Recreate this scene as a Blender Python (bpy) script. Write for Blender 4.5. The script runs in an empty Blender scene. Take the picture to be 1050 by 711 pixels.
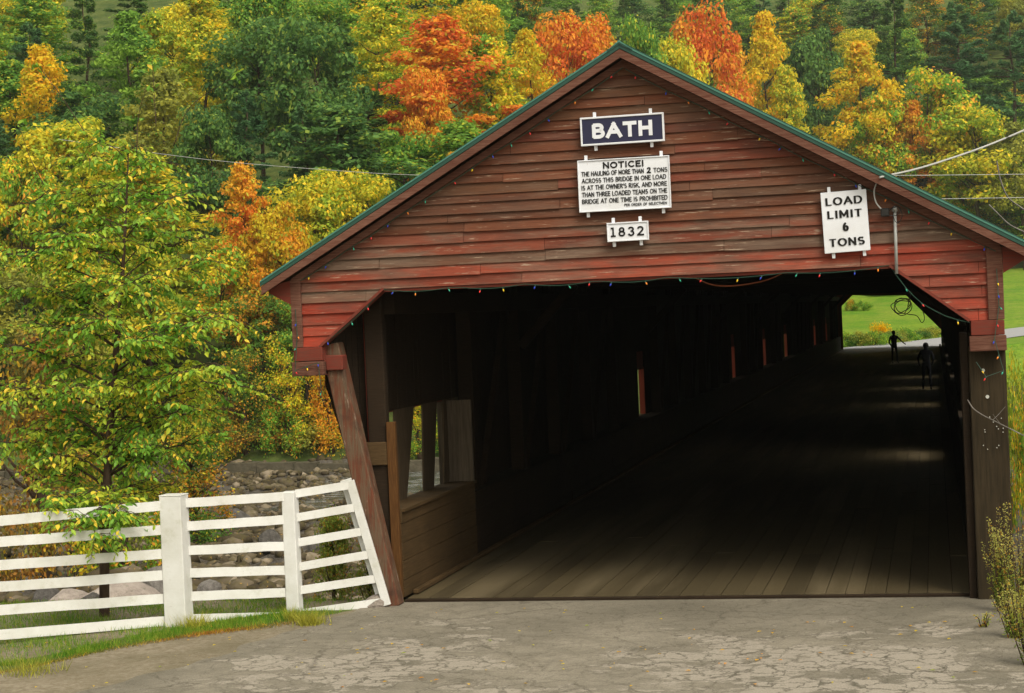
import bpy, math, random
import numpy as np
from mathutils import Vector, Matrix
random.seed(7); rng = np.random.default_rng(7)
S = bpy.context.scene
COL = S.collection
rad = math.radians

# ------------------------------------------------------------------ camera
F_PX = 1959.1; YAW, PITCH, ROLL = .2176, -.0161, .0428
HAZE = .00022
CAM = np.array([2.8409, -21.2795, 3.2193])
_f = np.array([-math.sin(YAW)*math.cos(PITCH), math.cos(YAW)*math.cos(PITCH), math.sin(PITCH)])
_r = np.array([math.cos(YAW), math.sin(YAW), 0.]); _u = np.cross(_r, _f)
R2 = _r*math.cos(ROLL)-_u*math.sin(ROLL); U2 = _u*math.cos(ROLL)+_r*math.sin(ROLL)
cd = bpy.data.cameras.new('camera'); cam = bpy.data.objects.new('camera', cd); COL.objects.link(cam)
cd.sensor_width = 36; cd.lens = 36*F_PX/1050; cd.clip_start = .1; cd.clip_end = 3000
cam.matrix_world = Matrix(((R2[0], U2[0], -_f[0], CAM[0]), (R2[1], U2[1], -_f[1], CAM[1]), (R2[2], U2[2], -_f[2], CAM[2]), (0, 0, 0, 1)))
S.camera = cam

def ray(px, py):
    return _f + R2*((px-525)/F_PX) + U2*(-(py-355.5)/F_PX)
def at(px, py, Y):
    d = ray(px, py); t = (Y-CAM[1])/d[1]; return CAM + d*t
def atz(px, py, z):
    d = ray(px, py); t = (z-CAM[2])/d[2]; return CAM + d*t

# ------------------------------------------------------------------ light
w = bpy.data.worlds.new('World'); S.world = w; w.use_nodes = True
nt = w.node_tree; bg = nt.nodes['Background']
sky = nt.nodes.new('ShaderNodeTexSky'); sky.sky_type = 'NISHITA'; sky.sun_disc = False
SUN_EL, SUN_AZ = 50, 140          # azimuth clockwise from +Y
sky.sun_elevation = rad(SUN_EL); sky.sun_rotation = rad(SUN_AZ); sky.air_density = 1.6; sky.dust_density = 4; sky.ozone_density = .6
hs = nt.nodes.new('ShaderNodeHueSaturation'); hs.inputs['Saturation'].default_value = .12
wb = nt.nodes.new('ShaderNodeMix'); wb.data_type = 'RGBA'; wb.blend_type = 'MULTIPLY'; wb.inputs[0].default_value = 1; wb.inputs[7].default_value = (1, .965, .85, 1)
nt.links.new(sky.outputs[0], hs.inputs['Color']); nt.links.new(hs.outputs[0], wb.inputs[6]); nt.links.new(wb.outputs[2], bg.inputs[0]); bg.inputs[1].default_value = .15
sl = bpy.data.lights.new('sun', 'SUN'); sl.energy = 1.5; sl.angle = rad(24); sl.color = (1, .92, .78)
so = bpy.data.objects.new('sun', sl); COL.objects.link(so)
az, el = rad(SUN_AZ), rad(SUN_EL)
so.rotation_euler = Vector((math.sin(az)*math.cos(el), math.cos(az)*math.cos(el), math.sin(el))).to_track_quat('Z', 'Y').to_euler()
S.view_settings.view_transform = 'Standard'; S.view_settings.look = 'None'
S.view_settings.exposure = 0.35; S.view_settings.gamma = 1

# ------------------------------------------------------------------ helpers
def node(t, typ, **kw):
    n = t.nodes.new(typ)
    for k, v in kw.items():
        if k.startswith('_'): setattr(n, k[1:], v)
        else: n.inputs[k.replace('__', ' ')].default_value = v
    return n
class M:
    """small node-graph wrapper"""
    def __init__(s, name, rough=.8, spec=.3):
        s.m = bpy.data.materials.new(name); s.m.use_nodes = True; s.t = s.m.node_tree
        s.b = s.t.nodes['Principled BSDF']; s.b.inputs['Roughness'].default_value = rough
        s.b.inputs['Specular IOR Level'].default_value = spec
        s.tc = s.t.nodes.new('ShaderNodeTexCoord')
    def L(s, a, b): s.t.links.new(a, b)
    def coords(s, scale=(1, 1, 1), which='Object'):
        mp = s.t.nodes.new('ShaderNodeMapping'); mp.inputs['Scale'].default_value = scale
        s.L(s.tc.outputs[which], mp.inputs['Vector']); return mp.outputs[0]
    def noise(s, sc, scale=(1, 1, 1), detail=4, rough=.55, which='Object', dist=0):
        n = s.t.nodes.new('ShaderNodeTexNoise'); n.inputs['Scale'].default_value = sc; n.inputs['Detail'].default_value = detail
        n.inputs['Roughness'].default_value = rough; n.inputs['Distortion'].default_value = dist
        s.L(s.coords(scale, which), n.inputs['Vector']); return n.outputs['Fac']
    def ramp(s, fac, stops, mode='LINEAR'):
        r = s.t.nodes.new('ShaderNodeValToRGB'); e = r.color_ramp.elements; r.color_ramp.interpolation = mode
        while len(e) < len(stops): e.new(.5)
        for el_, (p, c) in zip(e, stops):
            el_.position = p; el_.color = (*c, 1) if isinstance(c, tuple) else (c, c, c, 1)
        s.L(fac, r.inputs[0]); return r.outputs[0]
    def mix(s, fac, a, b, mode='MIX'):
        n = s.t.nodes.new('ShaderNodeMix'); n.data_type = 'RGBA'; n.blend_type = mode
        for v, i in ((fac, 0), (a, 6), (b, 7)):
            if isinstance(v, (int, float)): n.inputs[i].default_value = v
            elif isinstance(v, tuple): n.inputs[i].default_value = (*v, 1)
            else: s.L(v, n.inputs[i])
        return n.outputs[2]
    def math(s, op, a, b=0.):
        n = s.t.nodes.new('ShaderNodeMath'); n.operation = op
        for v, i in ((a, 0), (b, 1)):
            if isinstance(v, (int, float)): n.inputs[i].default_value = v
            else: s.L(v, n.inputs[i])
        return n.outputs[0]
    def attr(s, name):
        n = s.t.nodes.new('ShaderNodeAttribute'); n.attribute_name = name; return n.outputs['Color']
    def col(s, c): 
        if isinstance(c, tuple): s.b.inputs['Base Color'].default_value = (*c, 1)
        else: s.L(c, s.b.inputs['Base Color'])
        return s
    def bump(s, h, strength=.4, dist=.02):
        n = s.t.nodes.new('ShaderNodeBump'); n.inputs['Strength'].default_value = strength; n.inputs['Distance'].default_value = dist
        s.L(h, n.inputs['Height']); s.L(n.outputs[0], s.b.inputs['Normal']); return s

def rootoff(p):
    v = Vector((0, 0, 0))
    while p is not None: v += p.location; p = p.parent
    return v
class MB:
    def __init__(s): s.v = []; s.f = []; s.c = []; s.cur = (1, 1, 1)
    def add(s, vs, fs):
        o = len(s.v); s.v += [tuple(map(float, v)) for v in vs]
        for f in fs: s.f.append(tuple(i+o for i in f)); s.c.append(s.cur)
        return s
    def box(s, a, b):
        x0, y0, z0 = a; x1, y1, z1 = b
        return s.add([(x0,y0,z0),(x1,y0,z0),(x1,y1,z0),(x0,y1,z0),(x0,y0,z1),(x1,y0,z1),(x1,y1,z1),(x0,y1,z1)],
                     [(0,3,2,1),(4,5,6,7),(0,1,5,4),(1,2,6,5),(2,3,7,6),(3,0,4,7)])
    def hexa(s, lo, hi):   # two quads
        return s.add(list(lo)+list(hi), [(0,3,2,1),(4,5,6,7),(0,1,5,4),(1,2,6,5),(2,3,7,6),(3,0,4,7)])
    def bar(s, p, q, wd, th, up=(0, 1, 0)):
        """rectangular bar from p to q; wd perpendicular to up, th along up"""
        p = Vector(p); q = Vector(q); d = (q-p).normalized(); u = Vector(up); u = (u-d*u.dot(d)).normalized(); r = d.cross(u)
        def ring(c): return [c-r*wd/2-u*th/2, c+r*wd/2-u*th/2, c+r*wd/2+u*th/2, c-r*wd/2+u*th/2]
        return s.hexa(ring(p), ring(q))
    def prism(s, poly, depth_vec):
        n = len(poly); d = Vector(depth_vec); P = [Vector(p) for p in poly]
        return s.add(P+[p+d for p in P], [tuple(range(n))[::-1], tuple(range(n, 2*n))]+[(i, (i+1) % n, (i+1) % n+n, i+n) for i in range(n)])
    def tube(s, pts, rs, n=6):
        P = [Vector(p) for p in pts]; rings = []
        if isinstance(rs, (int, float)): rs = [rs]*len(P)
        for i, p in enumerate(P):
            d = (P[min(i+1, len(P)-1)]-P[max(i-1, 0)])
            if d.length < 1e-9: d = Vector((0, 0, 1))
            d.normalize(); a = Vector((0, 1, 0)) if abs(d.y) < .8 else Vector((1, 0, 0))
            x = d.cross(a).normalized(); y = d.cross(x)
            rings.append([p+(x*math.cos(t*2*math.pi/n)+y*math.sin(t*2*math.pi/n))*rs[i] for t in range(n)])
        vs = [v for r in rings for v in r]; fs = []
        for i in range(len(P)-1):
            for k in range(n): fs.append((i*n+k, i*n+(k+1) % n, (i+1)*n+(k+1) % n, (i+1)*n+k))
        fs += [tuple(range(n))[::-1], tuple(range((len(P)-1)*n, len(P)*n))]
        return s.add(vs, fs)
    def build(s, name, mat, parent=None, smooth=False, colattr=False, bevel=0, keep=False):
        me = bpy.data.meshes.new(name); ob = bpy.data.objects.new(name, me); COL.objects.link(ob)
        V = np.array(s.v)
        if parent is not None: off = np.array(rootoff(parent)); ob.parent = parent
        elif keep: off = np.zeros(3)
        else:
            off = np.array([(V[:,0].min()+V[:,0].max())/2, (V[:,1].min()+V[:,1].max())/2, V[:,2].min()]); ob.location = off
        me.from_pydata((V-off).tolist(), [], s.f)
        if colattr:
            a = me.color_attributes.new('wood', 'FLOAT_COLOR', 'CORNER'); vals = []
            for f, c in zip(s.f, s.c): vals += [c[0], c[1], c[2], c[3] if len(c) > 3 else 1]*len(f)
            a.data.foreach_set('color', vals)
        if smooth: me.polygons.foreach_set('use_smooth', [True]*len(me.polygons))
        if bevel:
            bm_ = ob.modifiers.new('bevel', 'BEVEL'); bm_.width = bevel; bm_.segments = 1; bm_.limit_method = 'ANGLE'
        me.materials.append(mat); me.update(); return ob
def npmesh(name, V, Fq, mat, parent=None, loc=None, attrs=None, smooth=False):
    """fast mesh from numpy; Fq (n,k) faces"""
    V = np.asarray(V, float); Fq = np.asarray(Fq); k = Fq.shape[1]
    me = bpy.data.meshes.new(name); me.vertices.add(len(V)); me.vertices.foreach_set('co', V.astype(np.float32).ravel())
    me.loops.add(Fq.size); me.loops.foreach_set('vertex_index', Fq.astype(np.int32).ravel())
    me.polygons.add(len(Fq)); me.polygons.foreach_set('loop_start', (np.arange(len(Fq))*k).astype(np.int32)); 
    me.polygons.foreach_set('loop_total', np.full(len(Fq), k, np.int32))
    if smooth: me.polygons.foreach_set('use_smooth', np.ones(len(Fq), bool))
    me.update(calc_edges=True); me.validate()
    if attrs:
        for nm, (dom, arr) in attrs.items():
            a = me.attributes.new(nm, 'FLOAT', dom); a.data.foreach_set('value', np.asarray(arr, np.float32))
    me.materials.append(mat); ob = bpy.data.objects.new(name, me); COL.objects.link(ob)
    if parent is not None: ob.parent = parent
    if loc is not None: ob.location = loc
    return ob
def tag(o, label=None, cat=None, group=None, kind=None):
    if label: o['label'] = label
    if cat: o['category'] = cat
    if group: o['group'] = group
    if kind: o['kind'] = kind
    return o
def empty(name, loc=(0, 0, 0), label=None, cat=None, group=None):
    o = bpy.data.objects.new(name, None); COL.objects.link(o); o.location = loc; o.empty_display_size = .2
    return tag(o, label, cat, group)
def sstep(a, b, x):
    t = np.clip((x-a)/(b-a), 0, 1); return t*t*(3-2*t)

# ------------------------------------------------------------------ materials
def wood_mat(name, c1, c2, grain=(2, 2, 40), bump=.35, rough=.85):
    m = M(name, rough, .15); n = m.noise(3, grain, 6, .6); n2 = m.noise(1.3, (1, 1, 1), 4)
    c = m.mix(m.ramp(n, [(.35, 0.), (.65, 1.)]), c1, c2); c = m.mix(m.ramp(n2, [(.35, .0), (.7, .5)]), c, tuple(x*.55 for x in c1))
    return m.col(c).bump(n, bump, .01).m
def siding_mat():
    m = M('painted siding', .72, .22)
    base = m.attr('wood')
    g = m.noise(4, (1.2, 1, 38), 6, .65); blot = m.noise(1.6, (1, 1, 3), 5, .6); fl = m.noise(7, (1, 1, 9), 6, .7)
    c = m.mix(m.ramp(g, [(.3, .75), (.7, 0.)]), base, m.mix(1., base, (.45, .42, .40), 'MULTIPLY'))
    al = m.t.nodes.new('ShaderNodeAttribute'); al.attribute_name = 'wood'
    gb = m.noise(1.1, (.8, 1, 5), 6, .65)
    gm = m.math('MULTIPLY', m.ramp(gb, [(.44, 0.), (.58, 1.)]), al.outputs['Alpha'])
    c = m.mix(gm, c, m.mix(m.ramp(g, [(.3, 0.), (.7, 1.)]), (.10, .062, .042), (.20, .135, .095)))
    c = m.mix(m.ramp(blot, [(.5, 0.), (.68, .5)]), c, (.07, .038, .026))
    lo = m.noise(2.2, (1, 1, 26), 4, .6)
    c = m.mix(m.ramp(m.mix(.4, lo, fl), [(.585, 0.), (.63, .8)]), c, (.38, .28, .20))
    c = m.mix(m.ramp(fl, [(.30, .6), (.36, 0.)]), c, (.05, .025, .018))
    return m.col(c).bump(g, .5, .008).m
SIDING = siding_mat()
TRIM = wood_mat('weathered brown trim', (.10, .035, .022), (.20, .10, .07))
TRIMRED = wood_mat('faded red trim', (.20, .035, .022), (.13, .05, .035))
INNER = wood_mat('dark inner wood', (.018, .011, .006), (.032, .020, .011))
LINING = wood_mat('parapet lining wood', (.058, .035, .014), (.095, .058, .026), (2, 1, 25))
OCHRE = wood_mat('ochre stained wood', (.075, .032, .010), (.12, .055, .016), (20, 20, 2))
def brace_mat():
    m = M('peeling red brace wood', .75, .2); n = m.noise(3, (9, 9, .7), 6, .7); n2 = m.noise(6, (3, 3, .6), 6, .75); n3 = m.noise(5, (1, 1, 1), 4)
    c = m.mix(m.ramp(n, [(.42, 0.), (.56, 1.)]), (.125, .042, .022), (.12, .08, .05)); c = m.mix(m.ramp(n2, [(.58, 0.), (.64, .8)]), c, (.27, .20, .15)); c = m.mix(m.ramp(n3, [(.3, .7), (.5, 0.)]), c, (.05, .025, .017))
    return m.col(c).bump(n, .7, .015).m
BRACE = brace_mat()
COLUMN = wood_mat('dark wooden column', (.026, .019, .010), (.048, .034, .018), (16, 16, 1))
REDREV = wood_mat('bright red window board', (.36, .075, .04), (.24, .05, .03), (16, 16, 1))
STRUT = wood_mat('weathered strut wood', (.055, .038, .022), (.10, .072, .045), (16, 16, 1))
GREYWOOD = wood_mat('bare grey wood', (.085, .065, .045), (.14, .11, .078), (16, 16, 1))
def plain(name, c, rough=.6, spec=.4, metal=0, ns=8, amt=.25):
    m = M(name, rough, spec); n = m.noise(ns, (1, 1, 1), 5)
    m.col(m.mix(m.ramp(n, [(.35, 0.), (.7, amt)]), c, tuple(x*.6 for x in c))); m.b.inputs['Metallic'].default_value = metal; return m.m
ROOFM = plain('green painted roof metal', (.015, .065, .045), .45, .4)
ROOFE = plain('pale green drip edge', (.06, .20, .15), .4, .5)
def white_mat():
    m = M('chipped white paint', .6, .3); n = m.noise(2.2, (1, 1, 1), 6, .65); n2 = m.noise(16, (.5, 1, 5), 7, .75); n3 = m.noise(5, (1, 1, 1), 6, .7); g = m.noise(30, (.15, 1, 3), 4)
    c = m.mix(m.ramp(n, [(.35, 0.), (.7, .8)]), (.72, .72, .71), (.54, .53, .48)); c = m.mix(m.ramp(n3, [(.55, 0.), (.72, .5)]), c, (.42, .41, .30))
    c = m.mix(m.ramp(n2, [(.655, 0.), (.675, .9)]), c, (.22, .16, .10)); return m.col(c).bump(m.mix(.5, n2, g), .5, .004).m
WHITE = white_mat()
def sign_mat():
    m = M('white sign enamel', .45, .4); n = m.noise(2.5, (1, 1, 1), 6, .65); n2 = m.noise(14, (1, 1, .5), 6, .75)
    c = m.mix(m.ramp(n, [(.4, 0.), (.7, .6)]), (.74, .76, .82), (.62, .62, .62)); c = m.mix(m.ramp(n2, [(.67, 0.), (.70, .7)]), c, (.38, .26, .16)); return m.col(c).m
SIGNW = sign_mat()
SIGNB = plain('navy sign enamel', (.018, .018, .055), .4, .4)
INK = plain('black sign lettering', (.012, .011, .010), .6, .2)
WIREG = plain('dark green wire', (.02, .06, .04), .5)
CABLE = plain('grey weathered cable', (.42, .42, .40), .5)
BLACKR = plain('black rubber cable', (.012, .011, .01), .5)
PIPE = plain('grey conduit', (.35, .36, .35), .4, .5)
BOLT = plain('galvanised bolt head', (.50, .50, .46), .3, .5)
def bulb_mat(n, c):
    m = M(n, .25, .5).col(c); return m.m
BULBS = {'yellow': bulb_mat('yellow bulb glass', (.85, .55, .02)), 'red': bulb_mat('red bulb glass', (.7, .03, .03)), 'blue': bulb_mat('blue bulb glass', (.03, .06, .5)),
         'green': bulb_mat('green bulb glass', (.03, .35, .22)), 'orange': bulb_mat('orange bulb glass', (.85, .25, .02))}
def bark(name, a, b): 
    m = M(name, .9, .1); n = m.noise(9, (1, 1, .25), 6, .65); return m.col(m.ramp(n, [(.3, a), (.7, b)])).bump(n, .8, .03).m
BARK = bark('brown bark', (.035, .022, .015), (.11, .075, .05)); BARKG = bark('grey bark', (.09, .08, .07), (.24, .22, .2))
def foliage(name, a, b, c=None, sc=.35, rough=.7, tr=.48, pos=(.38, .62)):
    m = M(name, rough, .25)
    rnd = m.t.nodes.new('ShaderNodeAttribute'); rnd.attribute_name = 'rnd'
    oi = m.t.nodes.new('ShaderNodeObjectInfo')
    add = m.t.nodes.new('ShaderNodeVectorMath'); add.operation = 'ADD'; m.L(m.tc.outputs['Object'], add.inputs[0])
    cmb = m.t.nodes.new('ShaderNodeCombineXYZ'); m.L(m.math('MULTIPLY', oi.outputs['Random'], 97.), cmb.inputs[0]); m.L(cmb.outputs[0], add.inputs[1])
    n = m.t.nodes.new('ShaderNodeTexNoise'); n.inputs['Scale'].default_value = sc; n.inputs['Detail'].default_value = 3; m.L(add.outputs[0], n.inputs['Vector'])
    f = m.math('ADD', n.outputs['Fac'], m.math('MULTIPLY', m.math('SUBTRACT', rnd.outputs['Fac'], .5), .22))
    col = m.mix(m.ramp(f, [(pos[0], 0.), (pos[1], 1.)]), a, b)
    if c: col = m.mix(m.ramp(rnd.outputs['Fac'], [(.86, 0.), (.9, 1.)]), col, c)
    v = m.math('ADD', .72, m.math('MULTIPLY', rnd.outputs['Fac'], .56))
    vc = m.t.nodes.new('ShaderNodeVectorMath'); vc.operation = 'SCALE'; m.L(col, vc.inputs[0]); m.L(v, vc.inputs['Scale'])
    m.L(vc.outputs[0], m.b.inputs['Base Color'])
    trn = m.t.nodes.new('ShaderNodeBsdfTranslucent'); m.L(vc.outputs[0], trn.inputs['Color'])
    mx = m.t.nodes.new('ShaderNodeMixShader'); mx.inputs[0].default_value = tr
    m.L(m.b.outputs[0], mx.inputs[1]); m.L(trn.outputs[0], mx.inputs[2]); m.L(mx.outputs[0], m.t.nodes['Material Output'].inputs['Surface']); return m.m
FOL = {
 'dark green': foliage('dark green leaves', (0.069, 0.175, 0.044), (0.138, 0.275, 0.056), (0.250, 0.338, 0.050)),
 'blue green': foliage('blue green needles', (0.075, 0.194, 0.075), (0.150, 0.300, 0.106)),
 'green': foliage('green leaves', (0.138, 0.325, 0.044), (0.263, 0.438, 0.050), (0.500, 0.475, 0.037)),
 'light green': foliage('light green leaves', (0.150, 0.338, 0.050), (0.263, 0.425, 0.050)),
 'olive': foliage('olive leaves', (0.275, 0.312, 0.056), (0.450, 0.425, 0.056)),
 'yellow green': foliage('yellow green leaves', (0.325, 0.463, 0.037), (0.700, 0.613, 0.037), (0.900, 0.600, 0.037)),
 'yellow': foliage('yellow leaves', (.85, .60, .02), (.58, .52, .025), (.85, .42, .02)),
 'orange': foliage('orange leaves', (.85, .27, .03), (.80, .46, .03), (.50, .50, .04)),
 'red': foliage('orange red leaves', (.78, .17, .03), (.82, .36, .03), (.50, .45, .04), .5, pos=(.42, .58)),
 'orange yellow': foliage('orange and yellow leaves', (.85, .36, .025), (.68, .56, .025), (.28, .36, .03)),
 'green orange': foliage('green and orange leaves', (.11, .24, .03), (.72, .32, .03), (.55, .46, .03), .5, pos=(.5, .6)),
 'green yellow': foliage('green and yellow leaves', (0.225, 0.438, 0.044), (0.825, 0.700, 0.031), (0.812, 0.350, 0.037), .45, pos=(.45, .6)),
 'rust': foliage('rust and olive leaves', (.20, .20, .045), (.45, .20, .035), (.6, .40, .03), .8),
 'ash': foliage('turning ash leaves', (.22, .46, .05), (.58, .64, .06), (.80, .58, .06), 1.6, .4, .45, (.44, .64)),
 'grass': foliage('meadow grass', (.12, .28, .02), (.22, .36, .03), (.36, .34, .05), 3),
 'weed': foliage('goldenrod leaves', (.20, .30, .04), (.36, .40, .06), (.45, .22, .03), 5),
 'gold': foliage('goldenrod tops', (.62, .58, .16), (.48, .50, .12), (.5, .3, .03), 5),
 'flower': foliage('yellow blossoms', (.80, .55, .01), (.75, .42, .01)),
}

# ------------------------------------------------------------------ terrain
def zt(x, y):
    x = np.asarray(x, float); y = np.asarray(y, float)
    app = -.054 + .1*np.clip(-7.5-y, 0, None)
    bank = np.interp(y, [.3, 1.2, 4, 14, 26, 45, 69.5], [-.054, -.5, -1.7, -2.7, -3.7, -4.2, -4.75])
    # left hillside beyond the far wall
    left = np.where(y > 71, -3.75+.42*(y-71), np.where(y > 70.2, -3.75, -4.75))
    right = np.interp(y, [69.5, 100, 107.5, 108.6, 137, 150, 172, 205, 215, 400], [-4.75, -4.2, -.9, -.06, -.06, .45, 2.7, 6.2, 8, 95])
    xl = -26-.3*np.clip(y-71, 0, None); xr = -10-.1*np.clip(y-108, 0, None)
    wl = 1-sstep(xl, xr, x)
    far = left*wl + right*(1-wl)
    z = np.where(y < .3, app, np.where(y < 69.5, bank, far))
    nz = .25*np.sin(x*.9+y*.31)*np.sin(y*.7-x*.23)+.12*np.sin(2.1*x+1.3*y)
    z = z + nz*sstep(2, 10, y)*(1-sstep(98, 108, y)*(1-wl))
    z = z + .55*(1-sstep(-27, -22, x))*sstep(38, 50, y)*(y < 69.6)
    z = z + .015*np.sin(x*1.7)*np.sin(y*2.3)*(x < -4)*(y < .3)
    return z
xs = np.unique(np.round(np.concatenate([np.linspace(-400, -60, 30), np.linspace(-60, -14, 70), np.linspace(-14, 6, 130), np.linspace(6, 40, 40), np.linspace(40, 400, 20)]), 3))
ys = np.unique(np.round(np.concatenate([np.linspace(-120, -9, 18), np.linspace(-9, 1.2, 90), np.linspace(1.2, 69, 110), np.linspace(69.2, 72, 12), np.linspace(72, 215, 110), np.linspace(215, 430, 25)]), 3))
GX, GY = np.meshgrid(xs, ys); GZ = zt(GX, GY)
nx, ny = len(xs), len(ys)
ii = (np.arange(ny-1)[:, None]*nx+np.arange(nx-1)[None]).ravel()
GF = np.stack([ii, ii+1, ii+nx+1, ii+nx], 1)
# grass verge line (in front of it: bare dirt shoulder)
gl = np.array([atz(px, py, -.054)[:2] for px, py in [(-60, 700), (12, 688), (100, 668), (200, 650), (310, 637), (400, 618)]])
gline = np.interp(GX, gl[:, 0], gl[:, 1])
grassA = sstep(-.25, .35, GY-gline)*(1-.9*sstep(.75, 1.2, GY-gline))
m = M('dirt and verge', .95, .1)
n1 = m.noise(1.2, detail=5); n2 = m.noise(14, detail=6, rough=.7); n3 = m.noise(90, detail=3)
dirt = m.mix(m.ramp(n2, [(.35, 0.), (.65, 1.)]), (.18, .145, .095), (.29, .25, .185))
dirt = m.mix(m.ramp(n1, [(.4, 0.), (.65, .6)]), dirt, (.13, .11, .065))
dirt = m.mix(m.ramp(n3, [(.62, 0.), (.70, .6)]), dirt, (.38, .35, .30))
gr = m.mix(n2, (.05, .10, .02), (.13, .15, .03))
ga = m.math('ADD', m.attr('grass'), m.math('MULTIPLY', m.math('SUBTRACT', n2, .5), .9))
m.col(m.mix(m.ramp(ga, [(.42, 0.), (.6, 1.)]), dirt, gr)).bump(n2, .5, .04); NEARG = m.m
m = M('river bed', .85, .25); n1 = m.noise(.5, detail=5); n2 = m.noise(3.5, detail=6, rough=.75); n3 = m.noise(12, detail=5, rough=.7)
c = m.mix(m.ramp(n2, [(.35, 0.), (.62, 1.)]), (.055, .045, .032), (.20, .175, .145)); c = m.mix(m.ramp(n1, [(.5, 0.), (.62, .8)]), c, (.13, .11, .035))
c = m.mix(m.ramp(n3, [(.64, 0.), (.7, .7)]), c, (.38, .24, .06)); m.col(c).bump(n2, 1., .4); BED = m.m
m = M('forest floor', .95, .1); n2 = m.noise(.6, detail=6, rough=.7); m.col(m.mix(m.ramp(n2, [(.35, 0.), (.65, 1.)]), (.045, .075, .018), (.11, .135, .035))).bump(n2, .8, .3); FLOOR = m.m
m = M('mown meadow', .9, .1); n2 = m.noise(.25, detail=6, rough=.6); n3 = m.noise(3, detail=5, rough=.7)
c = m.mix(m.ramp(n2, [(.35, 0.), (.65, 1.)]), (.10, .24, .015), (.24, .33, .03)); n4 = m.noise(.9, (.4, 1, 1), 6, .7); c = m.mix(m.ramp(n3, [(.4, .6), (.65, 0.)]), c, (.06, .14, .015)); c = m.mix(m.ramp(n4, [(.5, 0.), (.7, .6)]), c, (.26, .25, .06)); m.col(c).bump(n3, .6, .15); LAWN = m.m
g = npmesh('ground', np.stack([GX, GY, GZ], -1).reshape(-1, 3), GF, NEARG, attrs={'grass': ('POINT', grassA.ravel())}, smooth=True)
for mt in (BED, FLOOR, LAWN): g.data.materials.append(mt)
cx_ = (GX[:-1, :-1]+GX[1:, 1:])/2; cy_ = (GY[:-1, :-1]+GY[1:, 1:])/2
idx = np.where(cy_ < 1.2, 0, np.where(cy_ < 71, 1, 2))
xr = -12-.1*np.clip(cy_-108, 0, None)
idx = np.where((cx_ > xr) & (cy_ > 71) & (cy_ < 104), 1, idx); idx = np.where((cx_ > xr) & (cy_ >= 104) & (cy_ < 205), 3, idx)
g.data.polygons.foreach_set('material_index', idx.astype(np.int32).ravel()); tag(g, kind='structure')

# road sheet
def roadmat():
    m = M('worn asphalt', .85, .25)
    big = m.noise(.55, detail=5, rough=.6); mid = m.noise(2.3, detail=6, rough=.7); fine = m.noise(60, detail=4, rough=.7); fine2 = m.noise(160, detail=2)
    c = m.mix(m.ramp(mid, [(.3, 0.), (.7, 1.)]), (.20, .175, .13), (.34, .30, .235))
    c = m.mix(m.ramp(big, [(.38, 0.), (.62, .75)]), c, (.135, .12, .088))
    c = m.mix(m.ramp(fine, [(.35, .45), (.6, 0.)]), c, (.07, .065, .055))
    c = m.mix(m.ramp(fine2, [(.66, 0.), (.7, .5)]), c, (.45, .42, .38))
    # broken pale patches with dark crack lines
    vo = m.t.nodes.new('ShaderNodeTexVoronoi'); vo.feature = 'DISTANCE_TO_EDGE'; vo.inputs['Scale'].default_value = 4.2
    wv = m.t.nodes.new('ShaderNodeTexNoise'); wv.inputs['Scale'].default_value = 3.5; wv.inputs['Detail'].default_value = 6; wv.inputs['Roughness'].default_value = .7; m.L(m.tc.outputs['Object'], wv.inputs['Vector'])
    vm = m.t.nodes.new('ShaderNodeVectorMath'); vm.operation = 'MULTIPLY_ADD'; m.L(wv.outputs['Color'], vm.inputs[0]); vm.inputs[1].default_value = (.5, .5, 0); m.L(m.tc.outputs['Object'], vm.inputs[2]); m.L(vm.outputs[0], vo.inputs['Vector'])
    wob = m.noise(5, detail=4)
    crack = m.ramp(vo.outputs['Distance'], [(.004, 1.), (.022, 0.)])
    side = m.math('MULTIPLY', m.math('SUBTRACT', m.attr('patch'), .5), .26)
    pn = m.noise(1.7, (.8, 1, 1), 8, .74, dist=.4)
    pm = m.ramp(m.math('ADD', pn, side), [(.545, 0.), (.575, 1.)])
    pm = m.mix(1., pm, m.ramp(vo.outputs['Distance'], [(.02, 0.), (.05, 1.)]), 'MULTIPLY')
    pale = m.mix(m.ramp(fine, [(.35, 0.), (.65, 1.)]), (.24, .21, .165), (.37, .33, .275))
    c = m.mix(pm, c, pale)
    zone = m.ramp(m.math('ADD', pn, side), [(.40, 0.), (.54, 1.)])
    c = m.mix(m.mix(1., m.mix(1., crack, zone, 'MULTIPLY'), m.ramp(wob, [(.4, .1), (.65, .75)]), 'MULTIPLY'), c, (.06, .053, .038))
    # long thin cracks elsewhere
    v2 = m.t.nodes.new('ShaderNodeTexVoronoi'); v2.feature = 'DISTANCE_TO_EDGE'; v2.inputs['Scale'].default_value = .7; m.L(vm.outputs[0], v2.inputs['Vector'])
    c = m.mix(m.ramp(v2.outputs['Distance'], [(.003, .5), (.010, 0.)]), c, (.06, .05, .035))
    h = m.mix(.5, m.mix(.35, fine, mid), m.mix(.5, crack, pm, 'SUBTRACT'))
    return m.col(c).bump(h, .6, .02).m
ROAD = roadmat()
rl = [atz(px, py, -.05) for px, py in [(408, 616), (330, 637), (250, 664), (140, 698), (60, 716)]]
rly = [p[1] for p in rl][::-1]; rlx = [p[0] for p in rl][::-1]
yy = np.concatenate([np.linspace(-110, -9, 30), np.linspace(-8.6, -.02, 90)])
xl_ = np.interp(yy, [-110]+rly, [rlx[0]-1]+rlx)+.10*np.sin(yy*3.1)*.6+.05*np.sin(yy*7.7+1)
xr_ = np.interp(yy, [-110, -8, -4, -1, 0], [4.2, 3.95, 3.75, 3.55, 3.4])+.05*np.sin(yy*5)
t = np.linspace(0, 1, 70); RX = xl_[:, None]*(1-t)+xr_[:, None]*t; RY = np.repeat(yy[:, None], 70, 1)
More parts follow.
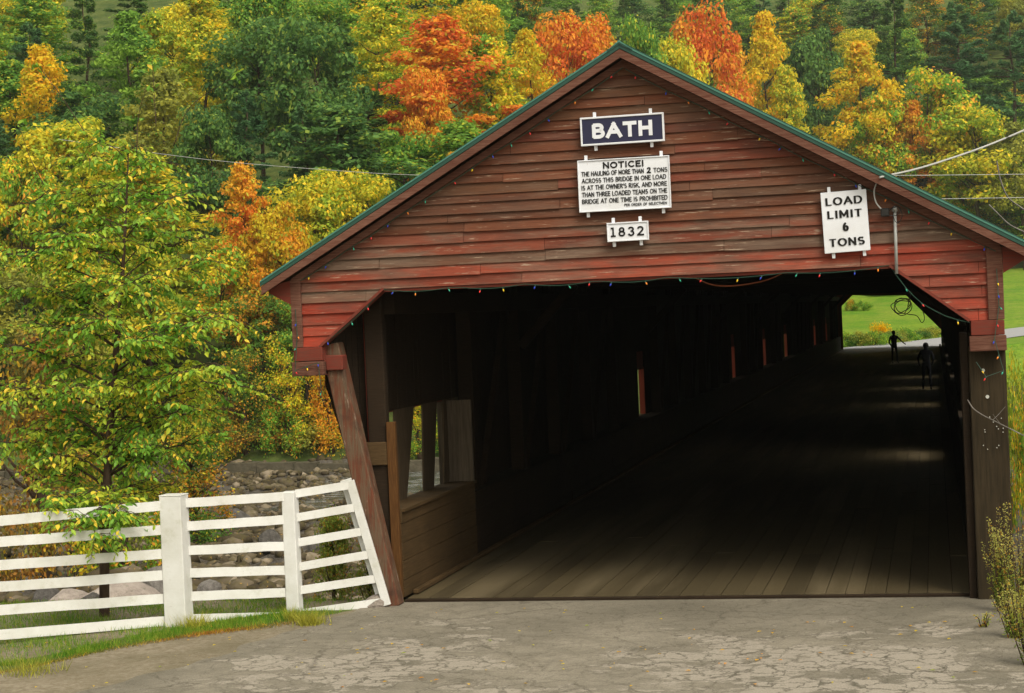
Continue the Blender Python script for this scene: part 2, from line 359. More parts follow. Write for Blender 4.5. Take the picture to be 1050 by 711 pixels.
# sag of the worn surface; stays above the ground sheet
RZ = -.054+.006+.1*np.clip(-7.5-RY, 0, None)+.006*(1+np.sin(RX*1.1)*np.sin(RY*.9))
patch = np.clip(1-np.abs(RY+3.9)/3.2, 0, 1)*1.0*sstep(-5.2, -2.5, RX)+.1
patch *= 1-.75*np.exp(-((RX+.7)/.8)**2)*(RY > -5)
patch = np.where(RX > 2.9, patch*.6, patch)
ii = (np.arange(len(yy)-1)[:, None]*70+np.arange(69)[None]).ravel()
tag(npmesh('road', np.stack([RX, RY, RZ], -1).reshape(-1, 3), np.stack([ii, ii+1, ii+71, ii+70], 1), ROAD, attrs={'patch': ('POINT', patch.ravel())}), kind='structure')
# far road leaving the bridge
FROAD = plain('pale far asphalt', (.34, .34, .35), .8, .2)
cl = [(-.3, 108.9), (.2, 114), (4.5, 126), (7.2, 137), (14, 146.5), (26, 151.5), (60, 155), (110, 157)]
CLp = [Vector((a, b, 0)) for a, b in cl]; mb = MB(); cc = []
for i in range(len(CLp)-1):
    for k in range(8): cc.append(CLp[i].lerp(CLp[i+1], k/8))
for i in range(1, len(cc)-2):
    def ed(i): d = (cc[i+1]-cc[i-1]).normalized(); n = Vector((d.y, -d.x, 0)); return [cc[i]-n*3.6, cc[i]+n*3.6]
    a, b = ed(i), ed(i+1) if i+2 < len(cc) else ed(i)
    q = [a[0], a[1], b[1], b[0]]; mb.add([(p.x, p.y, float(zt(p.x, p.y))+.05) for p in q], [(0, 1, 2, 3)])
tag(mb.build('far_road', FROAD, keep=True), kind='structure')
# river
m = M('river water', .12, .5); n = m.noise(1.5, (1, 2, 1), 6, .7); m.col(m.ramp(n, [(.5, (.035, .04, .03)), (.62, (.35, .36, .35))])).bump(n, .8, .15)
mb = MB()
for i in range(30):
    x0 = -70+i*3.2; x1 = x0+3.2
    def yl(x): return 54+2.5*math.sin(x*.3)+1.2*math.sin(x*.9)
    mb.add([(x0, yl(x0), -4.28), (x1, yl(x1), -4.28), (x1, 69.6, -4.28), (x0, 69.6, -4.28)], [(0, 1, 2, 3)])
tag(mb.build('river', m.m, keep=True), kind='structure')

# ------------------------------------------------------------------ covered bridge
A = 3.25; LEN = 108.76; FY = -.35
XO = -.388; AZ = 6.135; SL = (6.135-3.73)/4.243; EH = 4.243; OW = 3.62
br = empty('covered_bridge', (0, 0, 0), 'long red clapboard covered bridge with green gable roof spanning the river', 'covered bridge')
def ow(sd): return OW if sd < 0 else 3.50
def roofz(x): return AZ-SL*abs(x-XO)
# facade outline
XL, XR = at(302.5, 330, FY)[0], at(1029, 340, FY)[0]
pTL, pTR = at(394, 297, FY), at(912, 271.5, FY); ZO = (pTL[2]+pTR[2])/2
pBL, pBR = at(329.5, 358.6, FY), at(994, 325.7, FY); ZC = (pBL[2]+pBR[2])/2
ZB = 2.63
def clip(poly, n, d):   # keep n.p<=d
    out = []
    for i in range(len(poly)):
        a, b = poly[i], poly[(i+1) % len(poly)]; da = n[0]*a[0]+n[1]*a[1]-d; db = n[0]*b[0]+n[1]*b[1]-d
        if da <= 0: out.append(a)
        if (da < 0 < db) or (db < 0 < da): s = da/(da-db); out.append((a[0]+(b[0]-a[0])*s, a[1]+(b[1]-a[1])*s))
    return out
RZo = .16   # rake board drop below roof line
apexz = AZ-RZo
upper = [(XL, ZO), (XR, ZO), (XR, roofz(XR)-RZo), (XO, apexz), (XL, roofz(XL)-RZo)]
legL = [(XL, ZC), (pBL[0], ZC), (pTL[0], ZO), (XL, ZO)]
legR = [(pBR[0], ZC), (XR, ZC), (XR, ZO), (pTR[0], ZO)]
def siding(polys, y0, sgn, colorf, mb):
    sp = .1235
    z = ZC
    zs = list(np.linspace(ZC, ZO, max(1, round((ZO-ZC)/sp))+1)); 
    while zs[-1] < AZ: zs.append(zs[-1]+(sp if zs[-1] < ZO+.55 else .110)*random.uniform(.92, 1.08))
    for k in range(len(zs)-1):
        z0, z1 = zs[k], zs[k+1]
        xj = [XL-1]; 
        while xj[-1] < XR: xj.append(xj[-1]+random.uniform(1.6, 4.2))
        for j in range(len(xj)-1):
            t0, t1 = random.gauss(0, .006), random.gauss(0, .006)
            if z0 <= ZO+1e-6: t0 = t1 = 0
            for poly in polys:
                q = clip(poly, (0, -1), -(z0+t0) ) ; q = clip(q, (0, 1), z1+.012) if q else q
                q = clip(q, (-1, 0), -(xj[j]+.002)) if q else q; q = clip(q, (1, 0), xj[j+1]-.002) if q else q
                if not q or len(q) < 3: continue
                xs_ = [p[0] for p in q]
                if max(xs_)-min(xs_) < .02: continue
                n = len(q); lip = .026+random.uniform(-.006, .012); cmid = ((min(xs_)+max(xs_))/2, z0)
                mb.cur = colorf(*cmid, k)
                cup = random.uniform(0, .006)
                front = [(p[0], y0+sgn*(lip*(1-(p[1]-z0)/(z1+.012-z0))+.006), p[1]) for p in q]; back = [(p[0], y0+sgn*.0, p[1]) for p in q]
                mb.add(front+back, [tuple(range(n)), tuple(range(2*n-1, n-1, -1))]+[(i, i+n, (i+1) % n+n, (i+1) % n) for i in range(n)])
def colf(x, z, k):
    r = random.random(); v = random.uniform(.8, 1.2); al = .25
    if z < ZO-.02:
        if x < 0:
            c = (.20, .10, .065) if k % 5 == 4 and r < .9 else (.38, .050, .024); al = 1 if k % 5 == 4 else .3
        else: c = (.38, .048, .022) if r < .8 else (.26, .05, .03); al = .1
    elif z < ZO+.20: c = (.27, .055, .028); al = .6
    elif z < ZO+.58: c = [(.21, .062, .034), (.15, .068, .04), (.23, .058, .030)][k % 3]; al = .85
    else: c = (.155, .052, .024) if r < .55 else ((.165, .042, .022) if r < .75 else (.145, .062, .030)); al = .35
    if x > 2.2 and z < ZO+.55: c = (.32, .048, .024); al = .3
    return tuple(q*v for q in c)+(al,)
mb = MB(); siding([upper, legL, legR], FY, -1, colf, mb); mb.build('siding', SIDING, br, colattr=True)
# backing boards just behind the clapboards
mb = MB()
for poly in (upper, legL, legR): mb.prism([(p[0], FY+.005, p[1]) for p in poly], (0, .05, 0))
mb.build('gable_backing', INNER, br)
# corner boards and bottom blocks
for xa, xb, zt_ in ((XL-.02, XL+.10, roofz(XL)-.17), (XR-.15, XR+.015, roofz(XR)-.17)):
    MB().box((xa, FY-.065, ZC), (xb, FY+.06, zt_)).build('corner_board', TRIM, br, bevel=.004)
zb2 = ZB+(ZC-ZB)*.5
for xa, xb, d in ((XL-.01, pBL[0]+.03, .0), (pBR[0]+.01, XR+.01, 0)):
    MB().box((xa, FY-.075, zb2+.004), (xb, FY+.06, ZC-.004)).build('end_block', TRIMRED, br, bevel=.006)
    MB().box((xa-.02, FY-.10, ZB), (xb+.015, FY+.16, zb2-.002)).build('end_block', TRIM, br, bevel=.008)
# trim along the opening edges (thin red lip), side return
for p, q in (((pBL[0], ZC), (pTL[0], ZO)), ((pBR[0], ZC), (pTR[0], ZO)), ):
    MB().bar((p[0], FY+.02, p[1]), (q[0], FY+.02, q[1]), .03, .17, (0, 1, 0)).build('opening_trim', TRIMRED, br)
MB().box((pTL[0], FY-.01, ZO-.035), (pTR[0], FY+.16, ZO-.004)).build('opening_trim', TRIMRED, br)
MB().box((pBL[0]+.03, FY+.02, ZB+.05), (pBL[0]+.24, FY+.20, zb2+.06)).build('return_block', TRIMRED, br, bevel=.01)
MB().box((pBL[0]+.01, FY+.0, ZB), (pBL[0]+.045, FY+.05, ZC)).build('opening_trim', TRIMRED, br)
# roof
def slope_slab(side, d0, d1, y0, y1, x_in=0., x_out=EH):
    """prism along y: d0,d1 = depth below roof line (vertical)"""
    xa = XO+side*x_in; xb = XO+side*x_out
    return [(xa, y0, roofz(xa)-d0), (xb, y0, roofz(xb)-d0), (xb, y0, roofz(xb)-d1), (xa, y0, roofz(xa)-d1)], (0, y1-y0, 0)
for sd in (-1, 1):
    mb = MB(); mb.prism(*slope_slab(sd, 0, .035, FY-.24, LEN+.6))
    for k in range(int((LEN+.8)/.6)):   # standing seams
        y = FY-.2+k*.6; mb.prism(*slope_slab(sd, -.03, -.001, y, y+.03, .02, EH))
    rp = mb.build('roof_panel', ROOFM, br)
    MB().prism(*slope_slab(sd, -.012, .006, FY-.262, FY-.243, 0, EH+.01)).build('drip_edge', ROOFE, rp)
    MB().prism(*slope_slab(sd, .008, .052, FY-.256, FY-.243, 0, EH+.01)).build('drip_edge', ROOFM, rp)
    MB().prism(*slope_slab(sd, .058, .150, FY-.25, FY-.21, 0, EH)).build('bargeboard', TRIM, br)
    MB().prism(*slope_slab(sd, .150, .235, FY-.075, FY-.046, 0, EH-.3)).build('frieze_board', TRIM, br)
    MB().prism(*slope_slab(sd, .090, .112, FY-.209, FY-.0, 0, EH)).build('soffit', INNER, br)
    MB().prism(*slope_slab(sd, .037, .075, FY+.06, LEN+.5, 0, EH)).build('roof_boarding', INNER, br)
MB().prism([(XO-.14, FY-.28, AZ-.075), (XO, FY-.28, AZ+.035), (XO+.14, FY-.28, AZ-.075), (XO, FY-.28, AZ+.012)], (0, LEN+1, 0)).build('ridge_cap', ROOFE, br)
# eave side triangles: boards joining corner and roof end
MB().prism([(XL-.018, FY-.06, roofz(XL)-.17), (XL-.018, FY-.06, roofz(XL)-.45), (XO-EH+.02, FY-.06, roofz(XO-EH)-.13), (XO-EH+.02, FY-.06, roofz(XO-EH)-.06)], (0, .05, 0)).build('eave_return', TRIMRED, br)
MB().prism([(XR+.018, FY-.06, roofz(XR)-.17), (XR+.018, FY-.06, roofz(XR)-.45), (XO+EH-.02, FY-.06, roofz(XO+EH)-.13), (XO+EH-.02, FY-.06, roofz(XO+EH)-.06)], (0, .05, 0)).build('eave_return', TRIMRED, br)
# side walls with windows (y0,y1,z0,z1)
WL = [(.45, 3.55, 1.0, 2.12), (20.6, 21.5, .88, 1.9), (40.8, 41.7, .88, 1.9), (52.4, 53.6, .88, 1.9), (63.2, 64.8, .88, 1.9), (84.5, 86, .88, 1.95), (96.5, 97.6, .88, 1.9)]
WR = [(y-1.1, y+1.1, .7, 2.9) for y in (17.6, 36.5, 47.5, 57.5, 77, 92)]
def boards_y(mb, x0, x1, ya, yb, z0, z1, wd=.28):
    y = ya
    while y < yb-1e-4:
        e = min(yb, y+wd*random.uniform(.8, 1.2)); o = random.uniform(0, .008); mb.box((x0-o, y+.002, z0), (x1-o, e-.002, z1)); y = e
for sd, W in ((-1, WL), (1, WR)):
    xo_, xi_ = sd*(ow(sd)+.03), sd*ow(sd); x0, x1 = min(xo_, xi_), max(xo_, xi_)
    ztop = roofz(sd*ow(sd))-.08
    mo, mi = MB(), MB(); prev = .1
    for (a, b, c, d) in W:
        boards_y(mo, x0, x1, prev, a, -.7, ztop); mo.box((x0, a, -.7), (x1, b, c)); mo.box((x0, a, d), (x1, b, ztop)); prev = b
    boards_y(mo, x0, x1, prev, LEN-.1, -.7, ztop)
    wall = mo.build('side_wall', TRIMRED, br)
    prev = .1
    for (a, b, c, d) in W+[(LEN-.1, LEN-.1, .5, .6)]:
        if a > prev+.05: boards_y(mi, *sorted((sd*(ow(sd)-.028), sd*(ow(sd)-.006))), prev, a-.05, c if a < LEN-1 and sd > 0 else .88, 2.3)
        prev = b+.05
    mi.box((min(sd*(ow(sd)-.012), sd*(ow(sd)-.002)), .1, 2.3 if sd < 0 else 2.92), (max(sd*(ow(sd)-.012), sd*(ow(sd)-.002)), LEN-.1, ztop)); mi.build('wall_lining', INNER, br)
    # inner parapet lining, horizontal planks
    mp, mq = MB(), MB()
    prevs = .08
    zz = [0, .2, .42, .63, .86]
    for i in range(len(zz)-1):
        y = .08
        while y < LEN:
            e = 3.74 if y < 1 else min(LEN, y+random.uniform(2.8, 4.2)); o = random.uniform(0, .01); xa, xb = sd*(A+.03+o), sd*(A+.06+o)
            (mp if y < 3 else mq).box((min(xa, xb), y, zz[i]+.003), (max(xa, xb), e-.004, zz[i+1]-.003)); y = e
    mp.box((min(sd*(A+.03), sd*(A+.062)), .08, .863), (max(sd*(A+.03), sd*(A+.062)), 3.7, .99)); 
    mp.build('parapet_planks', LINING, br); mq.build('parapet_planks', INNER, br)  # same planks, darker wood past the first bay: interior shade put into the colour
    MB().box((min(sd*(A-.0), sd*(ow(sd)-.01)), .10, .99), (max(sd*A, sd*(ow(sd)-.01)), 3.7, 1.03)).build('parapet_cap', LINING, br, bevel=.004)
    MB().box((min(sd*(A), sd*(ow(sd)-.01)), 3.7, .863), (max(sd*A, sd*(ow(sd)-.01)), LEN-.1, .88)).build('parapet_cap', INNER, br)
    if sd > 0: MB().box((min(sd*(A-.12), sd*A), .1, 0.01), (max(sd*(A-.12), sd*A), LEN, .12)).build('wheel_curb', INNER, br, bevel=.01)
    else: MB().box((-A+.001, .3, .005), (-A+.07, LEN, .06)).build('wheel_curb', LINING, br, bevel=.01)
    # window frames
    for (a, b, c, d) in W:
        rm = (REDREV if sd < 0 else INNER) if a > 5 else GREYWOOD; x0, x1 = sorted((sd*(ow(sd)-.02), sd*(ow(sd)+.10)))
        mb = MB(); mb.box((x0, b-.001, c), (x1 if a > 5 or sd > 0 else -A, b+.04, d)); fr = mb.build('window_reveal', rm, wall)
        MB().box((x0, a-.04, c), (x1, a+.001, d)).build('window_reveal', rm, wall)
        MB().box((x0, a-.04, d), (x1, b+.04, d+.04)).build('window_head', TRIMRED, wall)
        MB().box((sorted((sd*(ow(sd)-.03), sd*(ow(sd)+.12)))[0], a-.04, c-.035), (sorted((sd*(ow(sd)-.03), sd*(ow(sd)+.12)))[1], b+.04, c-.003)).build('window_sill', GREYWOOD, wall)
    # truss posts and braces
    k = 0; y = 4.1
    while y < LEN-1:
        if not any(a-3 < y+.1 and y-.1 < b+.1 for a, b, _, _ in W):
            xa, xb = sorted((sd*(A+.07), sd*(A+.27))); MB().box((xa, y-.1, -.3), (xb, y+.1, ztop)).build('truss_post', INNER, br)
        y += 2.9 if k % 2 else 3.1; k += 1
    y = 4.1
    while y < LEN-4:
        if not any(a-3 < y+3 and y < b for a, b, _, _ in W): MB().bar((sd*(A+.14), y, .2), (sd*(A+.14), y+2.9, ztop-.3), .16, .08, (1, 0, 0)).build('truss_brace', INNER, br)
        y += 3
    MB().box((min(sd*(A+.02), sd*(ow(sd)-.02)), .12, 3.3), (max(sd*(A+.02), sd*(ow(sd)-.02)), LEN-.1, 3.55)).build('top_chord', INNER, br)
# struts crossing the first window on the left
def atx(px, py, X):
    d = ray(px, py); t = (X-CAM[0])/d[0]; return CAM+d*t
for (b0, b1, t0, t1) in ((405, 417.5, 405, 425.5), (436, 446, 434, 449), (457, 462, 455.5, 463.5), (466, 467.2, 465, 471)):
    P = [atx(b0, 530, -OW+.04), atx(b1, 530, -OW+.04), atx(t1, 425, -OW+.04), atx(t0, 425, -OW+.04)]
    P = [(p[0], p[1], z) for p, z in zip(P, (.95, .95, 2.2, 2.2))]
    MB().prism(P, (-.022, 0, 0)).build('window_strut', STRUT, br)
# boards over upper inner wall (left bay)
mb = MB(); boards_y(mb, -A-.34, -A-.32, .1, 12, 2.14, 3.6, .2); mb.build('inner_boards', INNER, br)
# entrance posts
MB().box((-3.62, .02, -.2), (-3.40, .16, 3.7)).build('entrance_post', INNER, br, bevel=.01)
MB().box((-3.395, -.02, .0), (-3.29, .06, 2.05)).build('entrance_post', OCHRE, br, bevel=.006)
MB().box((-3.80, -.02, 1.55), (-3.40, .10, 1.82)).build('cross_block', LINING, br, bevel=.01)
mb = MB()
for i in range(9):   # splayed boards between facade and truss
    t0, t1 = i/9, (i+1)/9; xa, xb = -4.12+t0*.55, -4.12+t1*.55-.006
    lo = .2+2.3*(1-t0)**1.0
    mb.hexa([(xa, .02+t0*.25, lo), (xb, .02+t1*.25, max(.2, lo-.2)), (xb, .05+t1*.25, max(.2, lo-.2)), (xa, .05+t0*.25, lo)], [(xa, .02+t0*.25, 3.75), (xb, .02+t1*.25, 3.75), (xb, .05+t1*.25, 3.75), (xa, .05+t0*.25, 3.75)])
mb.build('splayed_boards', INNER, br)
bt0, bt1, bb0, bb1 = at(333.5, 386, -.26), at(353.5, 386, -.26), at(392, 614, -.26), at(409.5, 614, -.26)
bt = (bt0+bt1)/2; bb = (bb0+bb1)/2
MB().bar((bb[0], -.17, -.06), (bt[0]-.05, -.17, ZB+.35), .215, .22, (0, 1, 0)).build('leaning_brace', BRACE, br, bevel=.012)
# wing boards at the left, seen from outside
mb = MB(); boards_y(mb, 0, 0, 0, 0, 0, 0)
mb.hexa([(XL, FY+.06, ZB), (XL+.03, FY+.06, ZB), (-OW-.0, 1.3, ZB), (-OW-.04, 1.3, ZB)], [(XL, FY+.06, roofz(XL)-.14), (XL+.03, FY+.06, roofz(XL)-.14), (-OW-.0, 1.3, roofz(XL)-.0), (-OW-.04, 1.3, roofz(XL)-.0)]); mb.build('wing_wall', TRIMRED, br)
# right column
c0, c1 = at(998.5, 500, -.22)[0], at(1036.5, 500, -.22)[0]
MB().box((c0, -.22, -.1), (c1, -.02, ZB+.05)).build('portal_column', COLUMN, br, bevel=.01); pcol = bpy.data.objects['portal_column']
MB().box((c0-.085, -.13, -.1), (c0-.004, .35, ZB+.2)).build('portal_column_lining', INNER, br, bevel=.006)
nb_ = 0
for px, py in [(1008, 380), (1012.5, 407)]+[(random.uniform(1005, 1031), random.choice([430, 441, 458, 464])+random.uniform(-4, 4)) for _ in range(13)]:
    p = at(px, py, -.225); nb_ += 1; r = .020 if nb_ < 3 else .006; MB().tube([(p[0], -.235, p[2]), (p[0], -.218, p[2])], r, 7).build('bolt', BOLT, pcol)
# deck
dm = M('worn deck planks', .58, .25); base = dm.attr('wood'); gn = dm.noise(5, (14, .6, 1), 6, .65); n2 = dm.noise(1.1, (1, .5, 1), 5); n6 = dm.noise(.6, (1.6, .12, 1), 5, .6)
c = dm.mix(dm.ramp(gn, [(.3, .6), (.7, 0.)]), base, dm.mix(1., base, (.5, .48, .45), 'MULTIPLY')); c = dm.mix(dm.ramp(n2, [(.4, 0.), (.7, .45)]), c, (.06, .045, .025)); c = dm.mix(dm.ramp(n6, [(.5, 0.), (.62, .6)]), c, (.17, .135, .08)); dm.col(c).bump(gn, .4, .01)
mb = MB(); x = -A
while x < A-1e-3:
    e = min(A, x+random.uniform(.2, .27)); y = .07
    while y < LEN:
        f = min(LEN, y+random.uniform(3, 5.5)); v = random.choice([.78, .85, .9, .95, .95, 1., 1.1, 1.2]); mb.cur = (.098*v, .076*v, .040*v); dz = random.uniform(-.008, 0)
        mb.box((x+.004, y, -.06), (e-.004, f-.008, dz)); y = f
    x = e
mb.build('deck', dm.m, br, colattr=True)
MB().box((-A-.02, -.0, -.10), (A+.02, .065, -.012)).build('deck_nosing', INNER, br, bevel=.01)
MB().box((-A-.35, .0, -.75), (A+.35, LEN, -.11)).build('deck_beam', INNER, br)
for yy_ in (38, 74): MB().box((-4.2, yy_-.9, -6), (4.2, yy_+.9, -.76)).build('stone_pier', GREYWOOD, br)
for yy_ in (-.2, LEN+.1): MB().box((-4.0, yy_+.25, -5.5), (4.0, yy_+1.6, -.76)).build('abutment', GREYWOOD, br)
# ties and rafters
y = 1.0; k = 0
while y < LEN:
    MB().box((-OW+.02, y-.1, 3.66), (OW-.02, y+.1, 3.86)).build('tie_beam', INNER, br)
    y += 6.6; k += 1
mr = MB(); y = .6
while y < LEN:
    for sd in (-1, 1): mr.prism(*slope_slab(sd, .078, .2, y, y+.09, 0, OW-.3))
    y += 1.1
mr.build('rafters', INNER, br)
for y in (7, 20, 33, 46, 59, 72, 85, 98):
    for sd in (-1, 1): MB().bar((sd*(A+.02), y, 2.75), (sd*(A-.85), y, 3.66), .13, .13).build('knee_brace', INNER, br)
# far portal
e1, e2, e3, e4, e5 = at(863, 314, LEN), at(874, 303, LEN), at(929, 303, LEN), at(965, 338, LEN), at(965, 355, LEN)
fr = MB(); y = LEN-.05
for poly in ([(-4.3, -.5), (e1[0], -.5), (e1[0], e1[2]), (e2[0], e2[2]), (e2[0], 4.1), (-4.3, 3.7)], [(e2[0], e2[2]), (e3[0], e3[2]), (e3[0], 5.6), (XO, 5.95), (e2[0], 4.1)],
             [(e3[0], e3[2]), (e4[0], e4[2]), (e4[0], -.5), (3.8, -.5), (3.8, 3.6), (e3[0], 5.1)]):
    fr.prism([(p[0], y, p[1]) for p in poly], (0, .12, 0))
fr.build('far_portal', TRIMRED, br)

# ------------------------------------------------------------------ signs
def arc(cx, cy, rx, ry, a0, a1, n=10): return [(cx+rx*math.cos(rad(a0+(a1-a0)*k/n)), cy+ry*math.sin(rad(a0+(a1-a0)*k/n))) for k in range(n+1)]
GL = {'A': (.9, [[(0, 0), (.42, 1), (.84, 0)], [(.16, .34), (.68, .34)]]), 'B': (.72, [[(.05, 0), (.05, 1), (.35, 1)]+arc(.35, .76, .24, .24, 90, -90)+[(.05, .52)], [(.35, .52)]+arc(.36, .26, .30, .26, 90, -90)+[(.05, 0)]]),
 'C': (.86, [arc(.46, .5, .43, .5, 45, 315, 16)]), 'D': (.84, [[(.05, 0), (.05, 1), (.32, 1)]+arc(.34, .5, .44, .5, 90, -90, 14)+[(.05, 0)]]), 'E': (.66, [[(.58, 1), (.05, 1), (.05, 0), (.60, 0)], [(.05, .52), (.5, .52)]]),
 'F': (.62, [[(.58, 1), (.05, 1), (.05, 0)], [(.05, .52), (.5, .52)]]), 'G': (.9, [arc(.46, .5, .43, .5, 45, 345, 16)+[(.86, .46), (.55, .46)]]), 'H': (.82, [[(.05, 0), (.05, 1)], [(.73, 0), (.73, 1)], [(.05, .52), (.73, .52)]]),
 'I': (.22, [[(.08, 0), (.08, 1)]]), 'K': (.74, [[(.05, 0), (.05, 1)], [(.66, 1), (.05, .42)], [(.26, .60), (.70, 0)]]), 'L': (.62, [[(.05, 1), (.05, 0), (.56, 0)]]), 'M': (.98, [[(.05, 0), (.05, 1)], [(.05, 1), (.45, .22)], [(.45, .22), (.85, 1)], [(.85, 1), (.85, 0)]]),
 'N': (.84, [[(.05, 0), (.05, 1)], [(.05, 1), (.73, 0)], [(.73, 0), (.73, 1)]]), 'O': (.98, [arc(.46, .5, .43, .5, 0, 360, 20)]), 'P': (.68, [[(.05, 0), (.05, 1), (.32, 1)]+arc(.33, .73, .27, .27, 90, -90)+[(.05, .46)]]),
 'R': (.74, [[(.05, 0), (.05, 1), (.32, 1)]+arc(.33, .74, .26, .26, 90, -90)+[(.05, .48)], [(.33, .48), (.66, 0)]]), 'S': (.70, [arc(.34, .75, .27, .25, 40, 270, 10)+arc(.34, .26, .29, .26, 90, -140, 12)]), 'T': (.74, [[(0, 1), (.68, 1)], [(.34, 1), (.34, 0)]]),
 'U': (.8, [[(.05, 1), (.05, .35)]+arc(.38, .34, .33, .34, 180, 360)+[(.71, 1)]]), 'V': (.82, [[(0, 1), (.38, 0), (.76, 1)]]), 'W': (1.15, [[(0, 1), (.27, 0), (.54, 1), (.81, 0), (1.08, 1)]]), "'": (.16, [[(.06, 1), (.04, .75)]]), ',': (.18, [[(.08, .08), (.03, -.14)]]),
 '!': (.24, [[(.09, 1), (.09, .30)], [(.09, .10), (.09, 0)]]), ' ': (.42, []), '2': (.7, [arc(.32, .72, .27, .28, 165, -20, 10)+[(.03, .0)], [(.03, 0), (.62, 0)]]), '3': (.68, [arc(.30, .76, .25, .24, 160, -90, 10), arc(.30, .27, .29, .27, 90, -160, 12)]),
 '6': (.72, [arc(.34, .30, .29, .30, 0, 360, 16), [(.05, .34)]+arc(.46, .42, .41, .58, 180, 105, 6)]), '8': (.7, [arc(.32, .76, .23, .24, 0, 360, 16), arc(.32, .27, .29, .27, 0, 360, 16)]),
 '1': (.5, [[(.2, 0), (.2, 1)], [(.02, .0), (.38, .0)], [(.04, 1), (.2, 1)]])}
def text_mesh(txt, wd, ht, bold=0., space=1.0, ext=.004, contrast=1.):
    """flat-brush capitals: bold = stroke width / cap height; contrast thins the level strokes"""
    pens = []; x = 0
    for ch in txt:
        w_, st = GL[ch]; pens += [[(x+a, b) for a, b in p] for p in st]; x += w_+(.16*space if ch != ' ' else .1)
    x0 = min(p[0] for q in pens for p in q); x1 = max(p[0] for q in pens for p in q); bw = bold or .12; t_ = bw*ht
    sx = (wd-t_)/(x1-x0); sy = ht-t_; V, F_ = [], []; zc = 0
    for q in pens:
        P = [((a-(x0+x1)/2)*sx, (b-.5)*sy) for a, b in q]
        for i in range(len(P)-1):
            (ax, ay), (bx, by) = P[i], P[i+1]; dx, dy = bx-ax, by-ay; L_ = math.hypot(dx, dy)
            if L_ < 1e-7: continue
            dx /= L_; dy /= L_; k = t_/2*(contrast+(1-contrast)*abs(dy)); e = t_*.5*(.35 if len(P) > 6 else (1 if contrast == 1 else .5)); zc += 1; z = ext*.5+(zc % 5)*.00025
            n_ = len(V); V += [(ax-dx*e-dy*k, ay-dy*e+dx*k, z), (ax-dx*e+dy*k, ay-dy*e-dx*k, z), (bx+dx*e+dy*k, by+dy*e-dx*k, z), (bx+dx*e-dy*k, by+dy*e+dx*k, z)]
            V += [(a, b, -.001) for a, b, c in V[n_:n_+4]]; F_ += [(n_, n_+1, n_+2, n_+3), (n_, n_+4, n_+5, n_+1), (n_+1, n_+5, n_+6, n_+2), (n_+2, n_+6, n_+7, n_+3), (n_+3, n_+7, n_+4, n_)]
    me = bpy.data.meshes.new('lettering'); me.from_pydata(V, [], F_); me.update(); return me
class Sign:
    def __init__(s, name, corners, label, board, frame, brk, fw=.018, th=.03, off=.11):
        P = [at(px, py, FY-off) for px, py in corners]; c = sum(P)/4
        s.W = ((P[1]-P[0])[0]+(P[2]-P[3])[0])/2; s.H = ((P[0]-P[3])[2]+(P[1]-P[2])[2])/2
        tilt = math.atan2((P[1]-P[0])[2]+(P[2]-P[3])[2], (P[1]-P[0])[0]+(P[2]-P[3])[0])
        s.r = empty(name, tuple(c), label, 'sign'); s.r.rotation_euler = (0, -tilt, 0)
        W, H = s.W/2, s.H/2
        def bld(mb, nm, mt, bev=.003):
            o = mb.build(nm, mt, None, keep=True, bevel=bev); o.parent = s.r; return o
        bld(MB().box((-W+fw*.5, 0, -H+fw*.5), (W-fw*.5, th*.8, H-fw*.5)), 'board', board)
        if frame: 
            f = MB(); f.box((-W, -.012, H-fw), (W, th, H)).box((-W, -.012, -H), (W, th, -H+fw)).box((-W, -.012, -H+fw), (-W+fw, th, H-fw)).box((W-fw, -.012, -H+fw), (W, th, H-fw)); bld(f, 'frame', frame)
        for bx in brk: bld(MB().box((bx*W-.017, th*.8+.001, -H-.055), (bx*W+.017, th+.025, H+.055)), 'mounting_strap', SIGNW)
    def text(s, txt, u, v, wd, ht, mt, bold=0., space=1., con=1.):
        """u,v centre in -1..1; wd,ht as fraction of sign size"""
        me = text_mesh(txt, wd*s.W, ht*s.H, bold, space, contrast=con); me.materials.append(mt); o = bpy.data.objects.new('lettering', me); COL.objects.link(o); o.parent = s.r
        o.location = (u*s.W/2, -.004, v*s.H/2); o.rotation_euler = (math.pi/2, 0, 0); return o
sg = Sign('name_sign', [(594, 121.5), (680, 115), (682, 145), (596.5, 150)], 'narrow navy sign with white letters BATH under the gable peak', SIGNB, SIGNW, (-.66, .68), .02)
sg.text('BATH', 0, 0, .72, .54, SIGNW, .24, 1.6)
sg = Sign('notice_sign', [(592, 165), (686, 159.5), (688.5, 213), (594, 218.5)], 'large white NOTICE board of black text below the navy name sign', SIGNW, SIGNW, (-.82, .82), .012)
sg.text('NOTICE!', 0, .76, .44, .125, INK, .22, 1.4)
for i, (l, u, wd) in enumerate([('THE HAULING OF MORE THAN', -.24, .74), ('ACROSS THIS BRIDGE IN ONE LOAD', 0, .92), ("IS AT THE OWNER'S RISK, AND MORE", 0, .93), ('THAN THREE LOADED TEAMS ON THE', 0, .93), ('BRIDGE AT ONE TIME IS PROHIBITED', 0, .93)]):
    sg.text(l, u if i == 0 else 0, .47-.265*i, wd-(.06 if i == 0 else 0), .09, INK, .15, 1.)
sg.text('2', .55, .48, .045, .115, INK, .22); sg.text('TONS', .80, .47, .15, .088, INK, .15, 1.)
sg.text('PER ORDER OF SELECTMEN', .45, -.80, .46, .052, INK, .13, 1.)
sg = Sign('year_sign', [(622, 229), (664.5, 226.5), (665.5, 246), (623, 248.5)], 'small white sign with black 1832 under the notice board', SIGNW, SIGNW, (-.7, .6), .014)
sg.text('1832', -.02, 0, .80, .50, INK, .17, 2.2)
